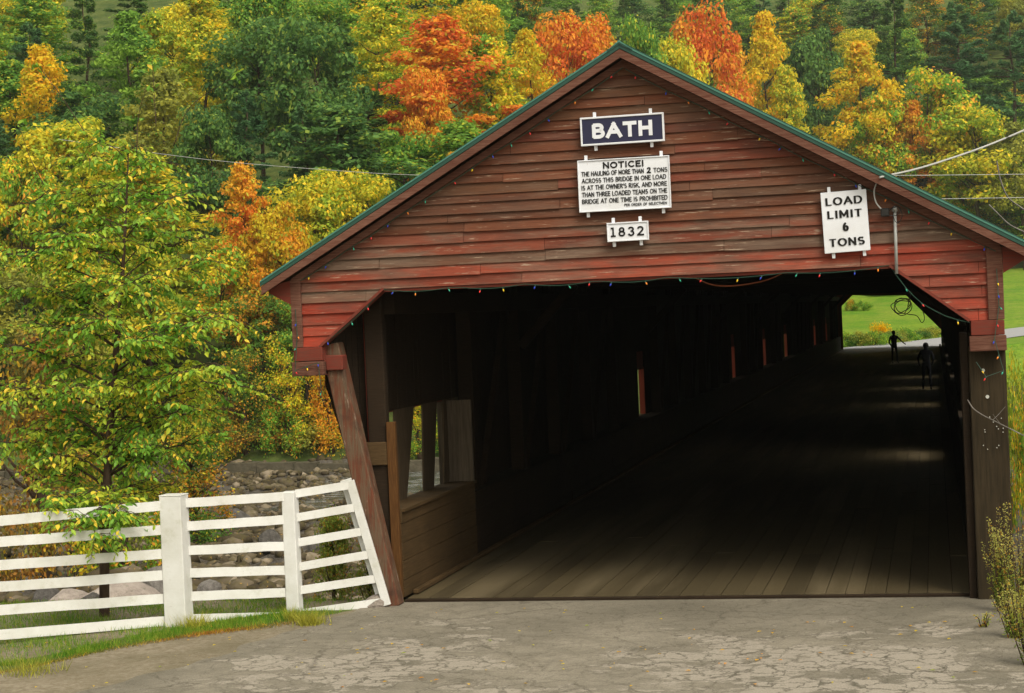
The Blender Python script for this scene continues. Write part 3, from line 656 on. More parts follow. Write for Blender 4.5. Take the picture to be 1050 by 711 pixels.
sg = Sign('load_limit_sign', [(842, 197.5), (889, 194), (892, 256.5), (844.5, 261)], 'tall white sign reading LOAD LIMIT 6 TONS right of the notice', SIGNW, None, (-.62, .72), .004)
for l, v, wd in (('LOAD', .68, .80), ('LIMIT', .25, .76), ('6', -.17, .13), ('TONS', -.66, .78)): sg.text(l, .0, v, wd, .145 if l != '6' else .16, INK, .25, 1.7, .45)

# ------------------------------------------------------------------ string lights
def string_lights(name, pts, label, nb, off, seedc, sag=.03, dens=None):
    root = empty(name, tuple(pts[0]), label, 'string lights')
    P = [Vector(p) for p in pts]; path = []
    for i in range(len(P)-1):
        n = max(2, int((P[i+1]-P[i]).length/.12))
        for k in range(n): t_ = k/n; q = P[i].lerp(P[i+1], t_); q.z += -sag*abs(math.sin(math.pi*t_*max(1, round((P[i+1]-P[i]).length/.9)))); path.append(q)
    path.append(P[-1]); MB().tube(path, .0045, 5).build('cord', WIREG, root)
    cum = [0]
    for i in range(1, len(path)): cum.append(cum[-1]+(path[i]-path[i-1]).length)
    cols = ['yellow', 'blue', 'green', 'red', 'blue', 'orange', 'green', 'red']
    for b in range(nb):
        L_ = cum[-1]*(b+.5)/nb+random.uniform(-.03, .03); j = min(range(len(cum)), key=lambda q: abs(cum[q]-L_)); p = path[j]
        a = random.uniform(-.7, .7); d = Vector((math.sin(a), -.25, -math.cos(a))).normalized()
        sk_ = MB().tube([p, p+d*.022], .007, 6).build('socket', WIREG, root)
        MB().tube([p+d*.022, p+d*.030, p+d*.042, p+d*.052], [.006, .0085, .007, .002], 8).build('bulb', BULBS[cols[(b+seedc) % 8]], sk_, smooth=True)
yb = FY-.09
def rk(x): return (x, yb, roofz(x)-.245)
string_lights('string_lights', [rk(XL+.12), rk(XL+1.3), rk(-1.9), rk(XO)], 'string of coloured bulbs along the left slope of the gable', 16, 0, 0, .015)
string_lights('string_lights', [rk(XO+.03), rk(1.2), rk(2.4), rk(XR-.05)], 'string of coloured bulbs along the right slope of the gable', 15, 0, 3, .015)
y2 = FY-.05
string_lights('string_lights', [(pBL[0], y2, ZC), (pTL[0], y2, ZO-.01), (-1.6, y2, ZO-.02), (0, y2, ZO-.02), (1.3, y2, ZO-.03), (pTR[0], y2, ZO-.0), (2.72, y2, ZO-.42), (pBR[0], y2, ZC-.02)],
              'string of coloured bulbs hanging along the top edge of the dark entrance', 24, 0, 1, .035)
string_lights('string_lights', [(XL+.04, yb, roofz(XL)-.5), (XL+.05, yb, 3.1), (XL+.02, FY-.13, 2.7), (XL+.3, FY-.13, 2.78), (pBL[0]+.02, FY-.13, 2.45)], 'short string of bulbs down the left corner board', 7, 0, 4, .0)
string_lights('string_lights', [(XR-.05, yb, roofz(XR)-.4), (XR-.04, yb, 3.1), (XR-.1, FY-.13, 2.75), (XR-.02, FY-.13, 2.42), (XR-.2, FY-.13, 2.36), (pBR[0]+.05, FY-.13, 2.52)], 'short string of bulbs down the right corner board', 9, 0, 0, .0)

# ------------------------------------------------------------------ wires
def curve(pts, n=10):
    P = [Vector(p) for p in pts]; P = [P[0]*2-P[1]]+P+[P[-1]*2-P[-2]]; out = []
    for i in range(1, len(P)-2):
        for k in range(n):
            t_ = k/n; a, b, c, d = P[i-1], P[i], P[i+1], P[i+2]
            out.append(.5*((2*b)+(c-a)*t_+(2*a-5*b+4*c-d)*t_*t_+(-a+3*b-3*c+d)*t_**3))
    return out+[P[-2]]
w0 = at(902, 182, FY-.3)
sag = [at(902, 182, FY-.3), at(945, 172, -.1), at(1000, 154, .6), at(1040, 138, 1.2), at(1100, 112, 2.4), at(1180, 74, 4)]
tag(MB().tube(curve(sag), .011, 6).build('service_cable', CABLE), 'thick pale service cable running from the right roof edge off to the right', 'cable')
sv = empty('service_mast', tuple(at(919, 278, FY-.1)), 'grey conduit pipe with weatherhead beside the load limit sign', 'conduit')
p0, p1 = at(919.5, 281, FY-.09), at(917.5, 216, FY-.09)
MB().tube([p0, p1], .017, 8).build('conduit_pipe', PIPE, sv, smooth=True)
MB().tube([p1, p1+np.array([0, -.03, .03])], [.03, .024], 8).build('weatherhead', PIPE, sv)
q = at(908, 218, FY-.12); MB().box((q[0]-.05, q[1]-.04, q[2]-.045), (q[0]+.04, q[1]+.04, q[2]+.045)).build('insulator_block', BLACKR, sv, bevel=.01)
for a in ([(901, 183), (896.5, 195), (898, 207), (904, 215), (908, 219)], [(911, 216), (921, 212), (925, 222), (920, 229), (916, 222), (917, 216)], [(910, 219), (914, 214), (919, 211), (923, 216), (919, 221), (912, 221)]):
    MB().tube(curve([at(x, y, FY-.13) for x, y in a]), .008 if a[0][0] < 905 else .004, 5).build('drop_wire', CABLE if a[0][0] < 905 else BLACKR, sv)
for nm, a, lb in (('overhead_wire', [(860, 180, 8), (940, 180, 9), (1037, 179, 10), (1120, 178, 11)], 'upper of two thin level wires crossing right of the roof'), ('overhead_wire', [(860, 206, 8), (975, 204, 9), (1037, 203, 10), (1120, 202, 11)], 'lower of two thin level wires crossing right of the roof'),
                  ('overhead_wire', [(60, 143, 62), (205, 163, 64), (330, 174, 66), (440, 180, 68), (620, 180, 70)], 'thin distant wire strung across the hillside left of the roof')):
    tag(MB().tube(curve([at(*p) for p in a]), 0.0055 if a[0][2] < 60 else .012, 4).build(nm, CABLE), lb, 'wire')
cc_ = at(924, 316, .1); ctrl = []
for i in range(26):
    t_ = i/26*2*math.pi*4; rr = random.uniform(.055, .105); ctrl.append((cc_[0]+rr*1.1*math.cos(t_)+random.gauss(0, .01), .1+random.uniform(-.03, .03), cc_[2]+rr*math.sin(t_)+.01))
pts = curve([tuple(at(934, 299, .1))]+ctrl+[tuple(at(940, 324, .1)), tuple(at(945, 331, .1)), tuple(at(948, 326, .1)), tuple(at(944, 312, .1))], 4)
tag(MB().tube(pts, .005, 5).build('cable_coil', BLACKR), 'loose black coil of cable hanging inside the upper right of the entrance', 'cable')
MBc = MB().tube(curve([at(700, 279, .0), at(735, 293, .0), at(780, 289, .0), at(812, 276, .0)]), .007, 5); tag(MBc.build('orange_cord', plain('dull orange cord', (.35, .09, .03))), 'dull orange cord drooping beneath the top of the entrance', 'cord')

# ------------------------------------------------------------------ white fence
gP = {k: atz(px, py, -.05) for k, px, py in (('far', -40, 672), ('a', 12, 660), ('b', 184, 641), ('c', 303, 628), ('d', 396, 617))}
fe = empty('board_fence', (gP['b'][0], gP['b'][1], -.05), 'white six rail board fence running from the left edge to the bridge', 'fence')
yA, yB, yC, yD = gP['a'][1], gP['b'][1], gP['c'][1], -.32
def rails(xa, ya, Ya, xb, yb_, Yb, hw_=.052):
    for i in range(6):
        p = at(xa, ya[i], Ya); q = at(xb, yb_[i], Yb); 
        mb = MB(); n = 6; d = np.array(q)-np.array(p)
        for k in range(n):   # slightly wavy rail
            pass
        top = [p+d*k/8+np.array([0, 0, random.gauss(0, .002)]) for k in range(9)]
        V = []; 
        for c in top: V += [c+np.array([0, -.014, -hw_]), c+np.array([0, .014, -hw_]), c+np.array([0, .014, hw_]), c+np.array([0, -.014, hw_])]
        F_ = [(0, 3, 2, 1), (32, 33, 34, 35)]
        for k in range(8):
            b0 = k*4
            for j in range(4): F_.append((b0+j, b0+(j+1) % 4, b0+4+(j+1) % 4, b0+4+j))
        mb.add(V, F_).build('rail', WHITE, fe)
Ys = lambda *a: list(a)
sl_ = [a+(a-b)*52/160 for a, b in zip((533, 555, 579, 601, 625, 650), (518, 543, 568, 590, 614, 637))]
rails(-40, sl_, yA-.35, 183, (517, 542, 567, 589, 613, 636), yB+.02, .053)
rails(186, (516, 540, 565, 588, 612, 635), yB+.02, 303, (508.5, 532.5, 559.5, 584.5, 607.5, 632.5), yC+.03, .050)
rails(303, (507, 531, 557, 582, 606, 630.5), yC+.03, 397, (487, 512, 539, 564, 591, 615), yD, .044) if False else None
for i, (ya, xb_, yb_) in enumerate(zip((506.5, 531, 557, 582, 606, 630), (362, 367, 375, 382, 389, 396), (497, 520, 544.5, 568, 593, 617))):
    p = at(303, ya, yC+.03); q = at(xb_, yb_, yD)
    mb = MB(); mb.hexa([p+np.array([0, -.014, -.046]), p+np.array([0, .014, -.046]), p+np.array([0, .014, .046]), p+np.array([0, -.014, .046])], [q+np.array([0, -.014, -.046]), q+np.array([0, .014, -.046]), q+np.array([0, .014, .046]), q+np.array([0, -.014, .046])])
    mb.build('rail', WHITE, fe)
pt, pb = at(184, 508, yB), at(184, 641, yB)
po = MB().box((pb[0]-.125, yB-.12, -.15), (pb[0]+.125, yB+.12, pt[2])).build('post', WHITE, fe, bevel=.008)
MB().box((pb[0]-.128, yB-.123, pt[2]), (pb[0]+.128, yB+.123, pt[2]+.012)).build('post_cap', WHITE, po, bevel=.004)
pt, pb = at(303, 504, yC), at(303, 628, yC)
MB().box((pb[0]-.085, yC-.07, -.15), (pb[0]+.065, yC+.10, pt[2])).build('post', WHITE, fe, bevel=.008)
pt, pb = at(359, 493, yD), at(397, 619, yD)
MB().bar((pb[0], yD-.01, pb[2]-.02), (pt[0], yD-.01, pt[2]), .095, .05).build('end_post', WHITE, fe, bevel=.005)
MB().bar((pb[0]-.05, yD+.10, pb[2]-.02), (pt[0]-.07, yD+.10, pt[2]+.01), .14, .10).build('end_post', WHITE, fe, bevel=.005)
pl = gP['far']; MB().box((pl[0]-.13, pl[1]-.13, -.15), (pl[0]+.13, pl[1]+.13, 1.4)).build('post', WHITE, fe, bevel=.008)

# ------------------------------------------------------------------ rocks
def rock_mesh(seed, n=3):
    import bmesh
    bm = bmesh.new(); bmesh.ops.create_icosphere(bm, subdivisions=n, radius=1); r = random.Random(seed)
    pl_ = [(Vector((r.gauss(0, 1), r.gauss(0, 1), r.gauss(0, .8))).normalized(), r.uniform(.55, .9)) for _ in range(11)]
    for v in bm.verts:
        p = v.co.copy()
        for nn, dd in pl_:
            s_ = p.dot(nn)-dd
            if s_ > 0: p -= nn*s_*.92
        p += p.normalized()*.04*math.sin(p.x*9+seed)*math.sin(p.y*11)*math.sin(p.z*8)
        v.co = p
    me = bpy.data.meshes.new('rock'); bm.to_mesh(me); bm.free(); return me
def rockmat(nm, a, b):
    m = M(nm, .85, .25); n = m.noise(2.5, detail=6, rough=.7); n2 = m.noise(9, detail=5); c = m.mix(m.ramp(n, [(.35, 0.), (.65, 1.)]), a, b); c = m.mix(m.ramp(n2, [(.6, 0.), (.7, .5)]), c, (.08, .09, .04)); return m.col(c).bump(n, .8, .12).m
RK = [rockmat('pale pink granite', (.24, .20, .175), (.40, .345, .30)), rockmat('grey river stone', (.11, .10, .09), (.24, .22, .20)), rockmat('dark wet stone', (.05, .045, .04), (.12, .11, .10))]
RM = [rock_mesh(i) for i in range(5)]
for me in RM: me.materials.append(RK[0])
bl = [(65, 640, 12, 1.3, .55, 0, 'pale boulder low behind the bottom rail nearest the left edge'), (120, 607, 15, 1.9, .9, 0, 'largest pale flat topped boulder behind the fence beside the trunk'), (92, 648, 11, .7, .45, 2, 'dark rounded boulder close behind the lowest rail left of the trunk'),
      (50, 628, 16, 1.0, .6, 2, 'dark boulder left of the big pale boulder'), (28, 640, 14, .8, .5, 0, 'small tan boulder at the far left behind the fence'), (140, 618, 17, 1.1, .6, 1, 'grey boulder between the trunk and the thick fence post'),
      (163, 612, 19, .9, .6, 1, 'grey boulder just left of the thick fence post'), (215, 612, 24, 1.1, .55, 1, 'grey low rock right of the thick fence post'), (250, 600, 28, 1.4, .6, 1, 'broad grey rock in the middle fence bay'),
      (280, 590, 33, 1.5, .7, 2, 'dark rock behind the middle fence bay near the thin post'), (222, 618, 20, .32, .2, 3, 'small white stone behind the middle fence bay'), (330, 585, 36, 1.5, .7, 1, 'grey rock behind the right fence bay'),
      (60, 575, 38, 2.0, .9, 1, 'mid river boulder seen through the left fence bay'), (150, 560, 44, 2.4, .9, 1, 'mid river slab left of the thick post'), (240, 560, 46, 2.2, .8, 2, 'dark mid river boulder in the middle fence bay'), (105, 545, 50, 2.2, 1., 2, 'far dark river boulder behind the trunk'),
      (30, 600, 26, 1.2, .6, 1, 'grey boulder at the left edge between the lower rails')]
RK.append(rockmat('white quartz', (.7, .7, .68), (.8, .8, .78)))
for px, py, Y, wd, ht, mi, lb in bl:
    p = at(px, py, Y); z = float(zt(p[0], Y)); o = bpy.data.objects.new('boulder', RM[random.randrange(5)]); COL.objects.link(o)
    top = p[2]+ht*.5 if z < p[2]-.2 else z+ht
    h = max(ht, (top-z)*.62) if top > z else ht
    if Y > 20: wd *= .62; h *= .7
    o.location = (p[0], Y, z+h*.35); o.scale = (wd*.6, wd*.5, h); o.rotation_euler = (0, 0, random.uniform(0, 6)); o.material_slots[0].link = 'OBJECT'; o.material_slots[0].material = RK[mi]
    tag(o, lb, 'rock', 'boulders on the river bank')
o = bpy.data.objects.new('flat_stone', RM[2]); COL.objects.link(o); p = atz(387, 622, -.05); o.location = (p[0], p[1], -.04); o.scale = (.22, .14, .13); o.rotation_euler = (0, -.35, .3); o.material_slots[0].link = 'OBJECT'; o.material_slots[0].material = RK[0]
tag(o, 'pale smooth stone at the foot of the leaning fence end post', 'rock')
# cobbles: uncountable small stones
bv, bf = [], []; base = RM[1]; small = [rock_mesh(20+i, 1) for i in range(4)]
SV = []; SF = []; off = 0
for i in range(8500):
    me = small[i % 4]; Y = 3+abs(rng.normal(0, 1))*0+rng.uniform(3, 68); dd = Y+21; px = rng.uniform(-40, 500); p = at(px, 500, Y); x = p[0]
    V = np.array([v.co[:] for v in me.vertices]) if i < 4 else CV[i % 4]
    if i < 4:
        if i == 0: CV = []; CF = []
        CV.append(V); CF.append(np.array([f.vertices[:] for f in me.polygons]))
    s_ = rng.uniform(.08, .34)*(1+.5*(rng.random() < .12)); a = rng.uniform(0, 6.3); ca, sa = math.cos(a), math.sin(a)
    W_ = V*np.array([s_*rng.uniform(.7, 1.4), s_, s_*rng.uniform(.45, .8)]); W_ = np.stack([W_[:, 0]*ca-W_[:, 1]*sa, W_[:, 0]*sa+W_[:, 1]*ca, W_[:, 2]], 1)+np.array([x, Y, float(zt(x, Y))+s_*.15])
    SV.append(W_); SF.append(CF[i % 4]+off); off += len(V)
m = M('mixed river cobbles', .85, .2); ge = m.t.nodes.new('ShaderNodeNewGeometry'); n = m.noise(4, detail=5)
c = m.ramp(ge.outputs['Random Per Island'], [(0, (.035, .026, .015)), (.5, (.085, .066, .04)), (.85, (.15, .12, .08)), (1, (.27, .22, .16))]); c = m.mix(m.ramp(n, [(.45, 0.), (.65, .7)]), c, (.09, .075, .025)); n5 = m.noise(9, detail=3); c = m.mix(m.ramp(n5, [(.66, 0.), (.70, .8)]), c, (.45, .26, .05)); m.col(c).bump(n, .6, .05)
tag(npmesh('river_stones', np.concatenate(SV), np.concatenate(SF), m.m), 'mixed grey and brown cobbles covering the river bed', 'stones', kind='stuff')
# far retaining wall
m = M('rough stone wall', .9, .15); vo = m.t.nodes.new('ShaderNodeTexVoronoi'); vo.inputs['Scale'].default_value = 1.6; m.L(m.coords((1, 1, 2)), vo.inputs['Vector']); n = m.noise(3, detail=6)
m.col(m.mix(n, m.mix(.5, m.ramp(vo.outputs['Color'], [(.2, (.07, .055, .04)), (.8, (.20, .165, .12))]), (.12, .10, .07)), (.05, .05, .03))).bump(n, .8, .1)
mb = MB(); x = -62
while x < -15:
    e = x+random.uniform(1.2, 2.2); mb.box((x, 69.7+random.uniform(0, .1), -5.2), (e-.03, 70.6, -3.72+random.uniform(-.06, .1))); x = e
tag(mb.build('retaining_wall', m.m), 'low brown stone retaining wall along the far river bank', 'wall')

# ------------------------------------------------------------------ vegetation
def leafquads(C, Nrm, size, rngl, asp=.6):
    """C centres (n,3), Nrm normals; returns verts, faces (rhombic leaves)"""
    n = len(C); r = rngl.normal(size=(n, 3)); T = np.cross(Nrm, r); T /= np.linalg.norm(T, axis=1, keepdims=True)+1e-9; B = np.cross(Nrm, T); B /= np.linalg.norm(B, axis=1, keepdims=True)+1e-9
    s = size*rngl.uniform(.65, 1.35, (n, 1)); V = np.stack([C-T*s, C-B*s*asp+T*s*.1, C+T*s, C+B*s*asp+T*s*.1], 1).reshape(-1, 3)
    return V, np.arange(4*n).reshape(n, 4)
def crown_points(kind, n, rngl):
    P, N = [], []
    if kind == 'round':
        nb = 46
        for b in range(nb):
            u = rngl.uniform(-.55, 1); th = rngl.uniform(0, 6.283); rr = rngl.uniform(.55, 1)**.5
            c = np.array([math.cos(th)*math.sqrt(max(0, 1-u*u*.9))*3.2*rr, math.sin(th)*math.sqrt(max(0, 1-u*u*.9))*3.2*rr, 7.2+u*4.3*rr]); rad_ = rngl.uniform(.7, 1.35)
            k = int(n/nb); d = rngl.normal(size=(k, 3)); d /= np.linalg.norm(d, axis=1, keepdims=True); R_ = rad_*rngl.uniform(.55, 1.08, (k, 1)); 
            P.append(c+d*R_*np.array([1.15, 1.15, .6])); N.append(d*.9+rngl.normal(size=(k, 3))*.55+np.array([0, -.0, .8]))
    elif kind == 'tall':
        nb = 52
        for b in range(nb):
            u = b/nb; th = b*2.399+rngl.uniform(-.4, .4); w_ = 2.6*(math.sin(math.pi*min(1, (u*.9+.14)))**.8)*rngl.uniform(.3, 1.35)
            c = np.array([math.cos(th)*w_, math.sin(th)*w_, 3.2+u*10.2]); rad_ = rngl.uniform(.5, 1.05)
            k = int(n/nb); d = rngl.normal(size=(k, 3)); d /= np.linalg.norm(d, axis=1, keepdims=True); R_ = rad_*rngl.uniform(.4, 1.15, (k, 1))
            P.append(c+d*R_*np.array([1.2, 1.2, .5])); N.append(d*.7+rngl.normal(size=(k, 3))*.6+np.array([0, 0, .85]))
    elif kind == 'pine':
        nb = 95
        for b in range(nb):
            u = (b+rngl.random())/nb; th = rngl.uniform(0, 6.283); Lb = (3.3*(1-u)**.75+.35)*rngl.uniform(.65, 1.15); z0 = 2.5+u*12.5
            k = int(n/nb); s = rngl.uniform(.15, 1, k)**.7; wd = .55*(1-.4*s)*Lb*.45
            x = s*Lb; y = rngl.normal(size=k)*wd*.5; z = z0+.25*s*Lb-.12*(s*Lb)**2*.35+rngl.normal(size=k)*.09
            P.append(np.stack([x*math.cos(th)-y*math.sin(th), x*math.sin(th)+y*math.cos(th), z], 1)); N.append(rngl.normal(size=(k, 3))*.45+np.array([0, 0, 1.]))
    elif kind == 'thicket':
        for b in range(60):
            th = rngl.uniform(0, 6.283); rr = rngl.uniform(.05, 1)**.6*1.7; zz_ = rngl.uniform(.3, 4.9); rr *= (1-.5*zz_/5); c = np.array([math.cos(th)*rr, math.sin(th)*rr, zz_]); rad_ = rngl.uniform(.3, .7)
            k = int(n/60); d = rngl.normal(size=(k, 3)); d /= np.linalg.norm(d, axis=1, keepdims=True); P.append(c+d*rad_*rngl.uniform(.3, 1.25, (k, 1))); N.append(d*.7+rngl.normal(size=(k, 3))*.7+np.array([0, 0, .4]))
    elif kind == 'bush':
        nb = 26
        for b in range(nb):
            th = rngl.uniform(0, 6.283); rr = rngl.uniform(.1, 1)**.6*1.5; c = np.array([math.cos(th)*rr, math.sin(th)*rr, rngl.uniform(.25, 1)*(2.3-rr*.7)]); rad_ = rngl.uniform(.3, .6)
            k = int(n/nb); d = rngl.normal(size=(k, 3)); d /= np.linalg.norm(d, axis=1, keepdims=True); P.append(c+d*rad_*rngl.uniform(.4, 1.15, (k, 1))); N.append(d*.7+rngl.normal(size=(k, 3))*.6+np.array([0, 0, .3]))
    P = np.concatenate(P); N = np.concatenate(N); N /= np.linalg.norm(N, axis=1, keepdims=True); return P, N
def make_proto(kind, seed, nleaf, size):
    rl_ = np.random.default_rng(seed); P, N = crown_points(kind, nleaf, rl_); V, F_ = leafquads(P, N, size, rl_, .6 if kind != 'pine' else .3)
    ob = npmesh('crown', V, F_, FOL['green'], attrs={'rnd': ('FACE', rl_.random(len(F_)))}); ob.material_slots[0].link = 'OBJECT'
    H = {'round': 11, 'tall': 13, 'pine': 15, 'bush': 1.6, 'thicket': 4.6}[kind]; tr = MB(); rr = random.Random(seed)
    if kind != 'bush':
        pts = [(rr.gauss(0, .12)*i/4, rr.gauss(0, .12)*i/4, H*i/7-.4*(i == 0)) for i in range(8)]; tr.tube(pts, [.20, .17, .15, .125, .10, .075, .05, .02], 7)
        for b in range(12 if kind != 'pine' else 16):
            z = rr.uniform(.28, .85)*H; th = rr.uniform(0, 6.28); l = rr.uniform(1.4, 2.8)*(1 if kind == 'round' else .8)*(1-.4*z/H); up = .7 if kind != 'pine' else .12
            tr.tube([(0, 0, z), (math.cos(th)*l*.5, math.sin(th)*l*.5, z+l*.35*up), (math.cos(th)*l, math.sin(th)*l, z+l*up)], [.06, .04, .012], 5)
    else:
        for b in range(9): th = rr.uniform(0, 6.28); l = rr.uniform(.4, 1.1); tr.tube([(0, 0, -.1), (math.cos(th)*l*.6, math.sin(th)*l*.6, .9), (math.cos(th)*l, math.sin(th)*l, 1.7)], [.03, .02, .006], 4)
    to = tr.build('trunk' if kind != 'bush' else 'stems', BARK, None, keep=True, smooth=True)
    COL.objects.unlink(ob); COL.objects.unlink(to); return ob, to
PROT = {'round': [make_proto('round', 11+i, 13000, .15) for i in range(3)], 'tall': [make_proto('tall', 31+i, 11000, .135) for i in range(3)],
        'pine': [make_proto('pine', 51+i, 15000, .15) for i in range(3)], 'bush': [make_proto('bush', 71+i, 3600, .065) for i in range(3)], 'thicket': [make_proto('thicket', 81+i, 9000, .062) for i in range(3)]}
PH = {'round': 12.0, 'tall': 14.0, 'pine': 15.3, 'bush': 2.4, 'thicket': 5.2}; PW = {'round': 7.0, 'tall': 5.0, 'pine': 6.0, 'bush': 3.4, 'thicket': 4.2}
ntree = 0
def tree(kind, x, y, h, wd, pal, label, group=None, name=None, cat=None):
    global ntree
    ntree += 1
    pr = PROT[kind][ntree % 3]; z = float(zt(x, y))
    r = empty(name or {'round': 'broadleaf_tree', 'tall': 'maple_tree', 'pine': 'pine_tree', 'bush': 'shrub', 'thicket': 'thicket'}[kind], (x, y, z-.05), label, cat or ('tree' if kind not in ('bush', 'thicket') else 'shrub'), group)
    r.rotation_euler = (0, 0, random.uniform(0, 6.28)); sx = wd/PW[kind]; r.scale = (sx, sx, h/PH[kind])
    for src in pr:
        o = src.copy(); COL.objects.link(o); o.parent = r
        if src is pr[0]: o.material_slots[0].link = 'OBJECT'; o.material_slots[0].material = FOL[pal]
    return r
HT = []  # hand placed trees: screen box for the filler to respect
def htree(kind, px, top, Y, wpx, pal, label, **kw):
    p = at(px, top, Y); z = float(zt(p[0], Y)); h = p[2]-z; dist = Y+21.3
    hmin = {'round': 6, 'tall': 7, 'pine': 9, 'bush': .6, 'thicket': 2}[kind]
    wd = wpx/F_PX*dist
    if h < hmin*.5: print('LOW', label, h)
    HT.append((px-wpx*.42, px+wpx*.42, top, Y)); return tree(kind, p[0], Y, max(h, hmin*.5), wd, pal, label, **kw)
exec('''
htree('tall', 40, 38, 100, 75, 'yellow', 'golden yellow maple at the top left corner of the hillside')
htree('pine', 85, -20, 112, 85, 'dark green', 'dark pine between the golden maple and the bright green tree, upper left')
htree('tall', 130, 2, 104, 85, 'light green', 'bright green tree near the top left, right of the dark pine')
htree('tall', 165, 62, 92, 95, 'olive', 'pale olive birch standing below the bright green tree')
htree('tall', 205, 8, 106, 80, 'yellow green', 'yellow green tree at the top edge left of the dark oaks')
htree('round', 262, 8, 104, 110, 'dark green', 'large dark green oak at the top, second crown left of the orange maple')
htree('round', 322, 14, 98, 110, 'dark green', 'large dark green oak nearest the left of the orange red maple')
htree('pine', 250, 90, 90, 100, 'blue green', 'bluish pine rising behind the small orange maple')
htree('pine', 310, 105, 88, 90, 'blue green', 'bluish pine above the wide yellow green trees')
htree('round', 215, 105, 88, 90, 'dark green', 'dark green tree right of the olive birch')
htree('round', 70, 112, 86, 140, 'yellow green', 'broad yellow green crown above the near tree at left')
htree('round', 18, 150, 82, 90, 'green yellow', 'green and yellow tree cut by the left edge at mid height')
htree('tall', 247, 158, 79, 62, 'orange', 'small bright orange maple left of the yellow green trees')
htree('round', 285, 200, 78, 80, 'orange yellow', 'orange and yellow tree beneath the small orange maple')
htree('round', 320, 165, 82, 100, 'yellow green', 'yellow green crown just right of the small orange maple')
htree('round', 375, 172, 84, 90, 'yellow green', 'yellow green crown touching the left slope of the roof')
htree('round', 412, 128, 92, 95, 'green', 'mid green crown above the left roof slope, below the orange maple')
htree('tall', 385, 0, 112, 70, 'yellow green', 'yellow green tree at the top edge just left of the orange red maple')
htree('tall', 448, 8, 104, 120, 'red', 'large orange red maple above the left roof slope')
htree('round', 432, 60, 100, 60, 'orange', 'orange crown spreading at the foot of the large orange red maple')
htree('tall', 463, 148, 90, 34, 'red', 'tiny red orange sapling beside the left roof slope')
htree('tall', 500, 28, 106, 85, 'green yellow', 'green tree with yellow flecks between the two orange maples')
htree('tall', 538, 20, 118, 60, 'yellow', 'thin yellow tree just left of the orange maples near the gable peak')
htree('round', 575, 0, 128, 85, 'red', 'orange red maple just left of the gable peak')
htree('tall', 612, 5, 135, 60, 'orange', 'orange maple directly behind the gable peak')
htree('round', 650, 5, 150, 60, 'green', 'green crown just right of the gable peak')
htree('round', 688, 28, 160, 75, 'yellow green', 'yellow green round crown right of the gable peak')
htree('round', 722, 2, 172, 85, 'red', 'tall orange red tree right of the yellow green crown')
htree('tall', 750, 30, 185, 55, 'orange', 'narrow orange tree touching the right roof slope')
htree('tall', 782, 0, 196, 62, 'yellow', 'tall slender yellow tree above the right roof slope')
htree('tall', 805, 60, 190, 50, 'yellow green', 'yellow green sapling above the middle of the right roof slope')
htree('round', 835, 22, 216, 70, 'dark green', 'dark green crown between the slender yellow tree and the yellow maple')
htree('tall', 880, 32, 205, 72, 'yellow', 'bright yellow maple standing alone above the right roof slope')
htree('round', 905, 95, 204, 70, 'green yellow', 'green and yellow crown at the foot of the bright yellow maple')
htree('pine', 915, -10, 225, 90, 'dark green', 'dark pine at the top behind the bright yellow maple')
htree('pine', 980, 0, 218, 120, 'blue green', 'large bluish pine with spreading boughs at upper right')
htree('pine', 1035, 10, 214, 110, 'blue green', 'bluish pine cut by the right edge of the view')
htree('round', 950, 62, 206, 90, 'green yellow', 'yellow green crown in front of the large bluish pine')
htree('tall', 935, 95, 204, 46, 'orange', 'small orange maple right of the yellow maple')
htree('round', 1000, 105, 203, 105, 'yellow green', 'wide yellow green crown above the pale service cable')
htree('round', 1045, 120, 202, 70, 'olive', 'olive crown at the right edge above the wires')
htree('round', 265, 285, 76, 90, 'green orange', 'green and orange tree left of the roof corner')
htree('round', 225, 250, 77, 80, 'green yellow', 'green yellow tree behind the near tree, left of the roof corner')
htree('round', 310, 300, 75, 80, 'green', 'green tree hanging over the far bank right below the roof corner')
htree('round', 345, 280, 76, 80, 'dark green', 'dark tree half hidden behind the leaning brace')
htree('bush', 240, 395, 74, 80, 'rust', 'rusty orange bush above the far wall left of the brace')
htree('bush', 300, 405, 73, 80, 'green orange', 'green orange bush above the far wall beside the brace')
htree('bush', 190, 420, 73, 80, 'green orange', 'green orange bush on the far bank left of the thick post')
htree('round', 430, 330, 77, 110, 'green yellow', 'green and yellow tree seen through the first side window')
htree('round', 480, 350, 79, 110, 'green', 'green tree seen through the right part of the side window')
htree('thicket', 428, 405, 71.5, 70, 'green yellow', 'green yellow thicket seen through the left gap of the side window')
htree('thicket', 462, 400, 72.5, 70, 'green', 'green thicket seen through the right gap of the side window')
htree('round', 150, 250, 76, 100, 'yellow green', 'yellow green tree behind the near tree crown')
htree('round', 90, 260, 77, 110, 'green yellow', 'green yellow tree behind the near trunk')
htree('round', 25, 270, 75, 110, 'olive', 'olive tree at the left edge beyond the river')
''')
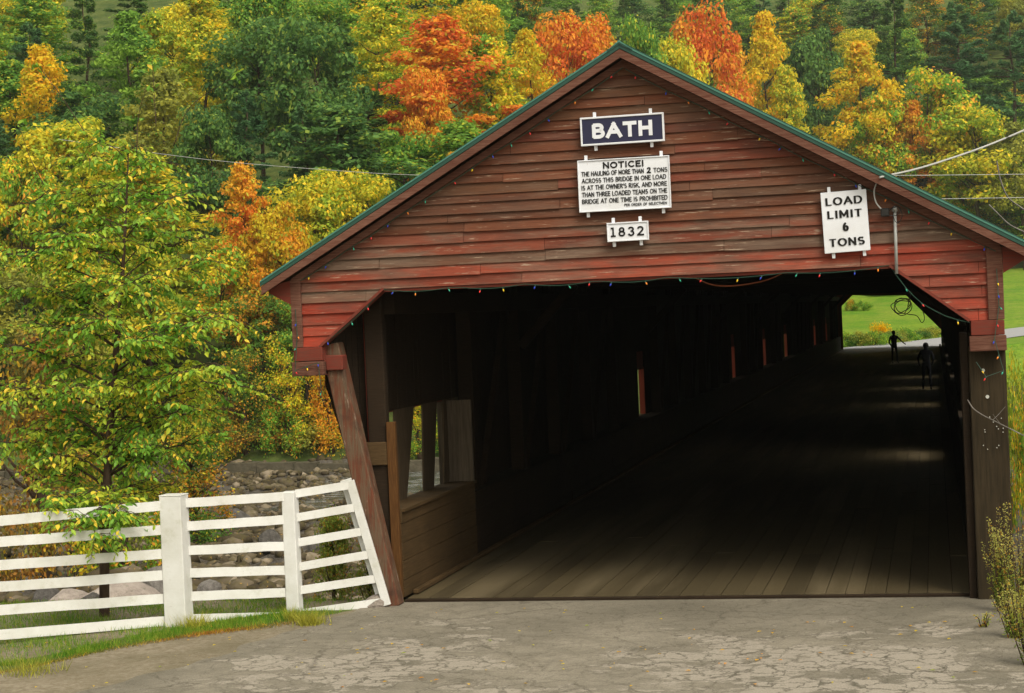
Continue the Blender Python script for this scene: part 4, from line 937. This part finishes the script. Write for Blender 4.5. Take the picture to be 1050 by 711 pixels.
for px, top, Y, pal in ((205, 372, 71.6, 'yellow green'), (248, 355, 72.0, 'green orange'), (292, 345, 71.8, 'green yellow'), (335, 335, 72.2, 'orange yellow'), (160, 445, 74, 'rust'), (212, 438, 73, 'green orange'), (268, 430, 72.5, 'rust'), (322, 425, 72.5, 'olive'), (350, 415, 73.5, 'green'), (185, 380, 78, 'green'), (235, 350, 78.5, 'dark green'), (290, 345, 79, 'green'), (335, 350, 80, 'dark green'), (130, 400, 75, 'olive'), (80, 420, 74, 'rust'), (30, 400, 75, 'olive')):
    htree('thicket' if Y > 77 or top < 380 else 'bush', px, top, Y, 80, pal, f"{pal} undergrowth on the far bank, "+{160: 'left of the thick post top', 212: 'above the thick post', 268: 'in the gap above the far wall', 322: 'just left of the brace', 350: 'behind the brace foot', 185: 'right of the near tree', 235: 'left below the roof corner', 290: 'under the roof corner', 335: 'under the end blocks', 130: 'behind the near trunk', 80: 'left of the near trunk', 30: 'at the left edge', 205: 'bright patch right of the near tree', 248: 'tall clump in the gap', 292: 'bright clump below the roof corner', 328: 'golden clump touching the brace'}[px], group='undergrowth along the far bank')
def proj(P):
    d = np.asarray(P)-CAM; z = d@_f; return 525+F_PX*(d@R2)/z, 355.5-F_PX*(d@U2)/z, z
CS = 8; NXc, NYc = 1400//CS, 712//CS; gxc, gyc = np.meshgrid(-170+(np.arange(NXc)+.5)*CS, (np.arange(NYc)+.5)*CS)
cover = np.zeros((NYc, NXc), bool)
cover |= (gyc > 132+np.where(gxc < 633, (633-gxc)*.67, (gxc-633)*.49)) & (gxc > 400)
cover |= gyc > 470
LM = [(40, 80, 'golden maple at top left'), (130, 50, 'bright green tree'), (165, 100, 'olive birch'), (205, 40, 'yellow green tree at the top left'), (262, 60, 'first large oak'), (322, 60, 'second large oak'), (70, 150, 'broad crown above the near tree'), (247, 185, 'small orange maple'),
      (320, 220, 'wide yellow green crowns'), (448, 70, 'large orange red maple'), (500, 80, 'yellow flecked tree'), (575, 40, 'maple at the gable peak'), (688, 60, 'round crown right of the peak'), (722, 60, 'tall orange red tree'), (782, 60, 'slender yellow tree'), (880, 90, 'bright yellow maple'),
      (980, 60, 'large bluish pine'), (950, 120, 'yellow crown before the bluish pine'), (1000, 170, 'crown above the pale cable'), (265, 330, 'roof corner'), (60, 300, 'near tree'), (400, 170, 'left roof slope'), (340, 120, 'bluish pines'), (850, 140, 'right roof slope'), (640, 30, 'gable peak'), (1040, 100, 'right edge of the view')]
nf = 0; cand = []; 
for Y in np.arange(75, 330, 4.2):
    for px in np.arange(-170, 1230, 4.2/(Y+21)*F_PX):
        cand.append((Y+random.uniform(-2.2, 2.2), px+random.uniform(-20, 20)))
cand.sort(); hts = sorted(HT, key=lambda q: q[3]); hi = 0; seen_lab = {}
def ell(px, top, bot, hw): return ((gxc-px)/hw)**2+((gyc-(top+bot)/2)/((bot-top)/2))**2 < 1
for Y, px in cand:
    while hi < len(hts) and hts[hi][3] < Y:
        a, b, tp, Yh = hts[hi]; sz = 11/(Yh+21)*F_PX*.8; cover |= ell((a+b)/2, tp+4, tp+4+sz, (b-a)/2*.8); hi += 1
    p = at(px, 200, Y); x = p[0]; z = float(zt(x, Y))
    if Y < 204 and x > -14-.1*max(0, Y-108)-(6 if Y > 150 else 2): continue
    k = random.random(); kind = 'pine' if k < .30 else ('round' if k < .62 else 'tall'); h = random.uniform(9.5, 14)
    tx, ty, dz = proj((x, Y, z+h)); _, by, _ = proj((x, Y, z+h*.22)); wd = random.uniform(5.6, 8.0); hw = wd/2/dz*F_PX
    if by < -25 or tx < -170 or tx > 1230: continue
    e = ell(tx, ty, by, hw); vis = (e & ~cover).sum(); 
    if e.sum() == 0 and not (ty < 0): continue
    if vis < max(1.2, .15*e.sum()): continue
    if any(a-8 < tx < b+8 and Y < Yh-.5 and ty < tp+(80 if Yh < 120 else 40) for a, b, tp, Yh in HT): continue
    if any(abs(tx-(a+b)/2) < 16 and abs(Y-Yh) < 2.5 for a, b, tp, Yh in HT): continue
    cover |= ell(tx, ty+3, by, hw*.68)
    if kind == 'pine': pal = random.choice(['dark green', 'blue green', 'dark green']); d_ = {'dark green': 'dark pine', 'blue green': 'bluish pine'}[pal]
    else:
        pal = random.choices(['dark green', 'green', 'light green', 'yellow green', 'green yellow', 'orange', 'yellow', 'green orange', 'olive'], [4, 5.5, 2.2, 1.6, 1.6, .35, .3, .8, 1])[0]
        d_ = {'dark green': 'dark green', 'green': 'mid green', 'light green': 'light green', 'olive': 'olive', 'yellow green': 'yellow green', 'green yellow': 'yellow flecked green', 'orange': 'orange', 'yellow': 'yellow', 'green orange': 'orange tinged green'}[pal]+(' rounded tree' if kind == 'round' else ' upright tree')
    cy_v = max(8, ty+15); lm = min(LM, key=lambda q: (q[0]-tx)**2+(q[1]-cy_v)**2); dx, dy = tx-lm[0], cy_v-lm[1]
    rel = ('left of' if dx < 0 else 'right of') if abs(dx) > abs(dy) else ('above' if dy < 0 else 'below')
    lb = f'{d_} on the hillside, {rel} the {lm[2]}'
    if len(lb.split()) > 16: lb = f'{d_} {rel} the {lm[2]}'
    if lb in seen_lab:
        for ex in (('high up' if cy_v < 60 else 'low down'), 'farther back', 'in deeper shade', 'half hidden'):
            l2 = f'{d_} {ex}, {rel} the {lm[2]}'
            if l2 not in seen_lab: lb = l2; break
    seen_lab[lb] = 1
    tree(kind, x, Y, h, wd, pal, lb, 'trees of the hillside forest'); nf += 1
print('filler trees', nf)

# near bank bushes and thin trees behind the fence, left
def nbush(px, top, Y, wpx, pal, label, kind='thicket'): return htree(kind, px, top, Y, wpx, pal, label)
nbush(35, 330, 24, 150, 'rust', 'rusty olive thicket behind the left end of the fence')
nbush(120, 400, 30, 150, 'green yellow', 'green yellow thicket behind the trunk of the near tree')
nbush(195, 445, 40, 120, 'green orange', 'green orange bush above the thick fence post')
nbush(340, 515, 8, 70, 'weed', 'weedy shrub behind the right fence bay at the bridge corner')
nbush(375, 535, 5, 50, 'weed', 'low weeds between the leaning brace and the river')
nbush(75, 290, 34, 150, 'olive', 'olive thicket rising at the left behind the near tree')

# near tree with real leaves
def near_tree():
    r = empty('ash_tree', tuple(atz(108, 646, -.054)), 'slender green and yellow tree with drooping leaves just behind the fence at left', 'tree')
    by = r.location.y = .9 if False else r.location.y
    Y0 = gP['b'][1]+.75; base = at(107, 650, Y0); base[2] = -.35; r.location = tuple(base)
    rl_ = np.random.default_rng(5); rr = random.Random(5); tb = MB()
    trunk = [at(*p, Y0+dy) for p, dy in (((107, 655), 0), ((107, 600), 0), ((108, 540), 0), ((110, 490), .02), ((114, 420), .05), ((120, 350), .1), ((125, 290), .05), ((129, 220), 0), ((132, 150), 0))]
    trunk[0][2] = -.4
    tb.tube(curve(trunk, 4), list(np.interp(np.arange(33), [0, 12, 20, 32], [.066, .052, .036, .006])), 8)
    C, D = [], []   # leaf positions & directions
    tips = []
    def branch(p0, p1, droop, r0, nl=26, leaves=True, sub=True):
        p0 = np.array(p0); p1 = np.array(p1); L_ = np.linalg.norm(p1-p0); mid = (p0+p1)/2+np.array([rr.gauss(0, .05), rr.gauss(0, .05), droop])
        pts = [p0*(1-t_)**2+2*mid*t_*(1-t_)+p1*t_*t_ for t_ in np.linspace(0, 1, 8)]
        tb.tube(pts, list(np.linspace(r0, .003, 8)), 5)
        if sub:
            for k in range(max(10, int(L_*19))):
                t_ = rr.uniform(.25, 1); q = p0*(1-t_)**2+2*mid*t_*(1-t_)+p1*t_*t_; a = rr.uniform(0, 6.28); l = rr.uniform(.25, .60)
                e = q+np.array([math.cos(a)*l, math.sin(a)*l, rr.uniform(-.30, .16)]); m2 = (q+e)/2+np.array([0, 0, .07]); tb.tube([q, m2, e], [.005, .004, .002], 4)
                n = rr.randint(9, 16)
                for j in range(n):
                    s = (j+.8)/n; c = q*(1-s)**2+2*m2*s*(1-s)+e*s*s; dr = (e-q)/l; sidev = np.cross(dr, [0, 0, 1.])*(1 if j % 2 else -1)
                    dd = dr*.5+sidev*.8+np.array([0, 0, -.55])+rl_.normal(size=3)*.28; C.append(c); D.append(dd/np.linalg.norm(dd))
    def zat(t_): 
        i = t_*(len(trunk)-1); a = int(min(len(trunk)-2, i)); return trunk[a]*(1-(i-a))+trunk[a+1]*(i-a)
    ends = [(20, 210, .3), (35, 260, -.6), (60, 170, .5), (90, 150, -.4), (165, 165, .3), (190, 200, -.3), (222, 268, .2), (215, 330, -.5), (245, 395, .2), (200, 380, -.5), (160, 420, .6), (175, 300, .8), (90, 300, .9), (60, 340, -.5),
            (20, 330, .3), (15, 400, -.4), (50, 430, .5), (90, 440, .7), (135, 470, .5), (175, 460, -.2), (215, 455, .3), (150, 350, -.9), (75, 230, .8), (110, 200, .8), (150, 240, .8), (-10, 260, 0), (-25, 350, .3), (200, 250, .6), (125, 380, .9),
            (225, 375, -.6), (0, 300, .4), (-10, 400, .5), (40, 370, .7), (70, 400, -.8), (140, 400, -.7), (170, 380, .5), (205, 420, -.4), (100, 260, .8), (140, 290, -.8), (60, 250, -.8), (185, 240, .5), (30, 240, .6), (225, 420, .5), (20, 440, .5), (110, 330, -.9), (170, 200, .6), (70, 200, .3), (120, 160, .2), (40, 300, .8), (180, 345, .9), (100, 525, -1.55), (96, 562, -1.6), (80, 538, -1.55), (112, 530, -1.5), (60, 525, -1.6), (60, 470, -.3), (30, 480, .5), (-20, 450, .3), (150, 500, .8), (195, 500, .5), (190, 425, .8), (240, 330, .1)]
    for ex, ey, dy in ends:
        e = at(ex, ey, Y0+dy); tz = None
        best = min(np.linspace(.28, .97, 30), key=lambda t_: abs(zat(t_)[2]-(e[2]-.25*abs(e[0]-trunk[4][0])-.1))); b = zat(best)
        branch(b, e, .22, .018*(1.1-best)+.004)
    # bare whips at the top with a few leaves
    for pts in ([(160, 130), (158, 95), (156, 62)], [(178, 150), (195, 110), (243, 76)], [(140, 160), (142, 120), (150, 90)], [(90, 140), (60, 95), (38, 66)], [(45, 190), (30, 160), (20, 130)]):
        q = [at(x, y, Y0) for x, y in pts]; tb.tube(curve(q, 6), list(np.linspace(.006, .0025, 13)), 4)
        for _ in range(9): dd = rl_.normal(size=3); C.append(q[-1]+rl_.normal(size=3)*.04); D.append(dd/np.linalg.norm(dd))
    C = np.array(C); D = np.array(D); n = len(C); print('near leaves', n)
    # leaf: 6-vertex ovate, folded at the midrib
    up = np.array([0, 0, 1.])+rl_.normal(size=(n, 3))*.45; Sd = np.cross(D, up); Sd /= np.linalg.norm(Sd, axis=1, keepdims=True); Nn = np.cross(Sd, D); l = rl_.uniform(.05, .10, (n, 1)); wv = l*.27; f = wv*.35
    V = np.stack([C, C+D*l*.35+Sd*wv+Nn*f, C+D*l*.7+Sd*wv*.75+Nn*f, C+D*l-Nn*l*.12, C+D*l*.7-Sd*wv*.75+Nn*f, C+D*l*.35-Sd*wv+Nn*f], 1).reshape(-1, 3)-np.array(r.location)
    k = np.arange(n)*6; F_ = np.concatenate([np.stack([k, k+1, k+2, k+3], 1), np.stack([k, k+3, k+4, k+5], 1)]); rnd = rl_.random(n)
    npmesh('crown', V, F_, FOL['ash'], r, attrs={'rnd': ('FACE', np.concatenate([rnd, rnd]))}); tb.build('trunk', BARK, r, smooth=True)
near_tree()

# grass verge blades
def blades(name, pts, h, wd, mat, label=None, cat='grass', kind='stuff', parent=None, lean=.35):
    n = len(pts); rl_ = rng; a = rl_.uniform(0, 6.283, n); hh = h*rl_.uniform(.4, 1.2, n); le = rl_.normal(size=(n, 2))*lean
    P = np.asarray(pts); dx = np.stack([np.cos(a), np.sin(a), np.zeros(n)], 1)*wd; tip = P+np.stack([le[:, 0]*hh, le[:, 1]*hh, hh], 1)
    V = np.stack([P-dx, P+dx, tip], 1).reshape(-1, 3); F_ = np.arange(3*n).reshape(n, 3)
    o = npmesh(name, V, F_, mat, parent, attrs={'rnd': ('FACE', rl_.random(n))}); return tag(o, label, cat, kind=kind) if parent is None else o
pts = []
while len(pts) < 26000:
    px = rng.uniform(-60, 395); Yv = rng.uniform(-3.8, .75); p = at(px, 650, Yv); x = p[0]; gy = np.interp(x, gl[:, 0], gl[:, 1]); dd = Yv-gy
    dens = np.clip((dd+.12)/.35, 0, 1)*(.55+.45*math.sin(x*3.1+Yv*5)*math.sin(x*1.3))
    if x > -4.3: dens *= .25
    if dd > .8: dens *= .3
    if rng.random() < dens: pts.append((x, Yv, float(zt(x, Yv))-.01))
blades('verge_grass', pts, .075, .004, FOL['grass'], 'short green grass growing along the foot of the white fence')
pts = [(*(atz(px, py, -.05)[:2]+rng.normal(size=2)*s), -.06) for px, py, s, n in ((318, 640, .07, 420), (200, 643, .09, 300), (30, 690, .15, 250), (300, 636, .05, 160)) for _ in range(n)]
blades('tall_grass_tufts', pts, .17, .004, FOL['olive'], 'longer dry grass tufts at the fence posts', lean=.5)
# orange-brown dry grass on the edge of the dirt
pts = []
for _ in range(5000):
    px = rng.uniform(-40, 300); p = at(px, 660, -1.5); gy = np.interp(p[0], gl[:, 0], gl[:, 1]); pts.append((p[0], gy+rng.normal()*.09-.06, -.06))
blades('dry_grass', pts, .035, .004, FOL['rust'], 'rusty dry grass along the dirt edge of the verge', lean=.8)
# fallen leaves
pts = []
for _ in range(150):
    px, py = rng.uniform(20, 1000), rng.uniform(618, 705); pts.append(atz(px, py, -.03 if px > 400 else -.045))
Vv = []; 
for p in pts:
    a = rng.uniform(0, 6.28); s = rng.uniform(.015, .032); u = np.array([math.cos(a), math.sin(a), 0])*s; v = np.array([-math.sin(a), math.cos(a), 0])*s*.6; Vv += [p-u, p-v+[0, 0, .006], p+u+[0, 0, .003], p+v+[0, 0, .008]]
tag(npmesh('fallen_leaves', np.array(Vv), np.arange(len(Vv)).reshape(-1, 4), FOL['orange yellow'], attrs={'rnd': ('FACE', rng.random(len(pts)))}), 'scattered yellow and orange leaves on road and shoulder', 'leaves', kind='stuff')
# goldenrod plants on the right
def goldenrod(px, top, basepy, Y, label, spread, ns):
    b = at(px, basepy, Y); b[2] = zt(b[0], Y)-.02; H = at(px, top, Y)[2]-b[2]; r = empty('goldenrod', tuple(b), label, 'weed', 'weeds growing by the right column'); st = MB(); C, N, G, GN = [], [], [], []
    for i in range(ns):
        a = rng.uniform(0, 6.28); l = rng.uniform(0, spread); h = H*rng.uniform(.6, 1.02); tip = b+np.array([math.cos(a)*l, math.sin(a)*l*.6, h]); q0 = b+np.array([math.cos(a)*l*.25, math.sin(a)*l*.2, 0]); mid = (q0+tip)/2+np.array([0, 0, .05])
        st.tube([q0, mid, tip], [.006, .005, .002], 4)
        for k in range(int(h*150)):
            t_ = rng.uniform(.05, .97); c = q0*(1-t_)**2+2*mid*t_*(1-t_)+tip*t_*t_; aa = rng.uniform(0, 6.28); d = np.array([math.cos(aa), math.sin(aa), .55]); (C if t_ < .5 else G).append(c+d*rng.uniform(.01, .05 if t_ < .5 else .075*(1.15-t_)+.008)); (N if t_ < .5 else GN).append(rng.normal(size=3)+[0, 0, .3])
    st.build('stems', BARK, r)
    for nm, c, n, sz, fo in (('leaves', C, N, .020, 'weed'), ('flower_heads', G, GN, .011, 'gold')):
        n = np.array(n); n /= np.linalg.norm(n, axis=1, keepdims=True); V, F_ = leafquads(np.array(c)-b, n, sz, rng, .28 if nm == 'leaves' else .5); npmesh(nm, V, F_, FOL[fo], r, attrs={'rnd': ('FACE', rng.random(len(F_)))})
goldenrod(1030, 512, 660, -1.0, 'tallest feathery goldenrod in front of the right column', .22, 16)
goldenrod(1050, 535, 670, -1.3, 'bushy goldenrod cut by the right edge beside the column', .28, 18)
goldenrod(1044, 600, 700, -2.6, 'low leafy weed at the right road edge', .28, 22)
goldenrod(1060, 590, 700, -4.0, 'weed clump at the lower right corner of the view', .3, 24)
goldenrod(1010, 628, 668, -2.0, 'small sparse weed on the road edge below the column', .12, 6)
# dry twig against the column
pts = [at(x, y, -.35) for x, y in ((992, 410), (998, 419), (1008, 426), (1018, 431), (1028, 436), (1040, 442), (1060, 452))]
mb = MB(); mb.tube(curve(pts, 4), .006, 5); mb.tube([at(1018, 431, -.35), at(1024, 425, -.3), at(1031, 417, -.3)], [.004, .003, .002], 4); mb.tube([at(1026, 435, -.35), at(1018, 425, -.4)], [.003, .002], 4)
tag(mb.build('dry_twig', BARKG), 'bare pale twig reaching across the right column', 'twig')
# vines / dry stems at the right edge
for a, lb in (([(1022, 165, 12), (1026, 185, 12), (1034, 203, 12), (1050, 215, 12)], 'upper bare stem arching down at the right edge'), ([(1014, 210, 12), (1024, 220, 12), (1036, 231, 12), (1055, 240, 12)], 'lower bare stem arching down at the right edge')):
    tag(MB().tube(curve([at(*p) for p in a], 5), .012, 4).build('bare_stem', BARKG), lb, 'stem')
# far side: hedge, flower bush, lawn shrubs
mbv = []
def bank_shrub(px, top, Y, wpx, pal, label, **kw): return htree('bush', px, top, Y, wpx, pal, label, **kw)
i = 0
for px in range(862, 972, 11):
    i += 1; Y = 117.5+max(0, px-900)*.42
    htree('bush', px, 338-(px-862)*.05+random.uniform(-1.5, 1.5), Y, 34, ['olive', 'green', 'dark green'][i % 3], 'low shrub of the hedge beyond the exit, '+['left end', 'second from the left end', 'third from the left end', 'left of the yellow bush', 'below the yellow bush', 'right of the yellow bush', 'behind the standing person', 'right of the standing person', 'third from the right end', 'right end'][min(9, i-1)], group='hedge shrubs beyond the far exit')
htree('bush', 900, 325, 127, 26, 'flower', 'yellow flowering bush in front of the green lawn seen through the exit')
htree('bush', 885, 306, 168, 22, 'green', 'green garden shrub at the upper left of the exit view')
htree('bush', 873, 305, 168, 14, 'green orange', 'small reddish garden shrub at the left edge of the exit view')
htree('bush', 910, 301, 182, 50, 'green', 'wide garden shrub at the top of the exit view')
htree('bush', 1043, 340, 60, 40, 'yellow green', 'yellow green brush beyond the right column')
htree('bush', 1048, 380, 40, 40, 'green yellow', 'yellow flecked brush close behind the right column')

# ------------------------------------------------------------------ people in the bridge
SKIN = plain('skin', (.35, .2, .14)); CLO = plain('dark jacket cloth', (.02, .02, .025), .9, .1); HAIRM = plain('dark hair', (.02, .012, .008))
def person(x, y, label, arm_out, facing=0, h=1.65):
    r = empty('person', (x, y, 0), label, 'person'); s = h/1.72
    J = {'pel': (0, 0, .95), 'ch': (0, 0, 1.30), 'nk': (0, 0, 1.47), 'hd': (0, -.02, 1.57), 'top': (0, 0, 1.70),
         'sl': (-.18, 0, 1.40), 'el': (-.26, .02, 1.13), 'wl': (-.20, -.12, .95), 'hl': (-.18, -.16, .88),
         'sr': (.18, 0, 1.40), 'er': (.30, -.05, 1.16) if not arm_out else (.33, -.05, 1.22), 'wr': (.26, -.14, .95) if not arm_out else (.52, -.1, 1.03), 'hr': (.25, -.17, .88) if not arm_out else (.60, -.12, .98),
         'kl': (-.11, -.03, .50), 'al': (-.13, .03, .09), 'fl': (-.14, -.14, .04), 'pl': (-.09, 0, .90), 'pr': (.09, 0, .90), 'kr': (.12, -.05, .50), 'ar': (.15, .0, .09), 'fr': (.16, -.16, .04)}
    R_ = {'pel': .15, 'ch': .16, 'nk': .055, 'hd': .095, 'top': .07, 'sl': .075, 'el': .05, 'wl': .035, 'hl': .04, 'sr': .075, 'er': .05, 'wr': .035, 'hr': .04, 'kl': .065, 'al': .045, 'fl': .04, 'pl': .09, 'pr': .09, 'kr': .065, 'ar': .045, 'fr': .04}
    E_ = [('pel', 'ch'), ('ch', 'nk'), ('nk', 'hd'), ('hd', 'top'), ('ch', 'sl'), ('sl', 'el'), ('el', 'wl'), ('wl', 'hl'), ('ch', 'sr'), ('sr', 'er'), ('er', 'wr'), ('wr', 'hr'), ('pel', 'pl'), ('pl', 'kl'), ('kl', 'al'), ('al', 'fl'), ('pel', 'pr'), ('pr', 'kr'), ('kr', 'ar'), ('ar', 'fr')]
    ks = list(J); me = bpy.data.meshes.new('body'); me.from_pydata([tuple(np.array(J[k])*s) for k in ks], [(ks.index(a), ks.index(b)) for a, b in E_], [])
    ob = bpy.data.objects.new('body', me); COL.objects.link(ob); ob.parent = r; ob.rotation_euler = (0, 0, facing)
    sk = ob.modifiers.new('skin', 'SKIN'); me_l = me.skin_vertices[0].data if me.skin_vertices else None
    if me_l is None:
        bpy.context.view_layer.objects.active = ob; bpy.ops.object.modifier_add(type='SKIN'); me_l = me.skin_vertices[0].data
    for i, k in enumerate(ks): me_l[i].radius = (R_[k]*s, R_[k]*s*.85)
    me_l[0].use_root = True
    su = ob.modifiers.new('sub', 'SUBSURF'); su.levels = 2; su.render_levels = 2; me.materials.append(CLO)
    hb = MB(); 
    for i in range(1): hb.tube([np.array(p)*s+np.array([0, .02, 0]) for p in ((0, 0, 1.58), (0, 0, 1.64), (0, 0, 1.70), (0, 0, 1.735))], [.098*s, .104*s, .085*s, .03*s], 12)
    hh = hb.build('hair', HAIRM, None, keep=True, smooth=True); hh.parent = r; hh.rotation_euler = (0, 0, facing)
    return r
pp = atz(917.5, 373, 0); person(pp[0], pp[1], 'person in dark clothes with one arm reaching out, silhouetted at the far exit', True, math.pi*.1)
pp = atz(951, 400, 0); person(pp[0], pp[1], 'person in dark clothes walking inside the bridge by the right wall', False, math.pi)

# ------------------------------------------------------------------ haze
hm = bpy.data.materials.new('thin autumn haze'); hm.use_nodes = True; ht_ = hm.node_tree; ht_.nodes.remove(ht_.nodes['Principled BSDF'])
pv = ht_.nodes.new('ShaderNodeVolumePrincipled'); pv.inputs['Color'].default_value = (.86, .88, .80, 1); pv.inputs['Density'].default_value = HAZE; pv.inputs['Anisotropy'].default_value = .2
ht_.links.new(pv.outputs[0], ht_.nodes['Material Output'].inputs['Volume'])
hb = MB().box((-420, -130, -9), (420, 450, 150)); ho = hb.build('haze', hm, keep=True); tag(ho, kind='stuff'); ho['label'] = 'thin pale haze over the valley'
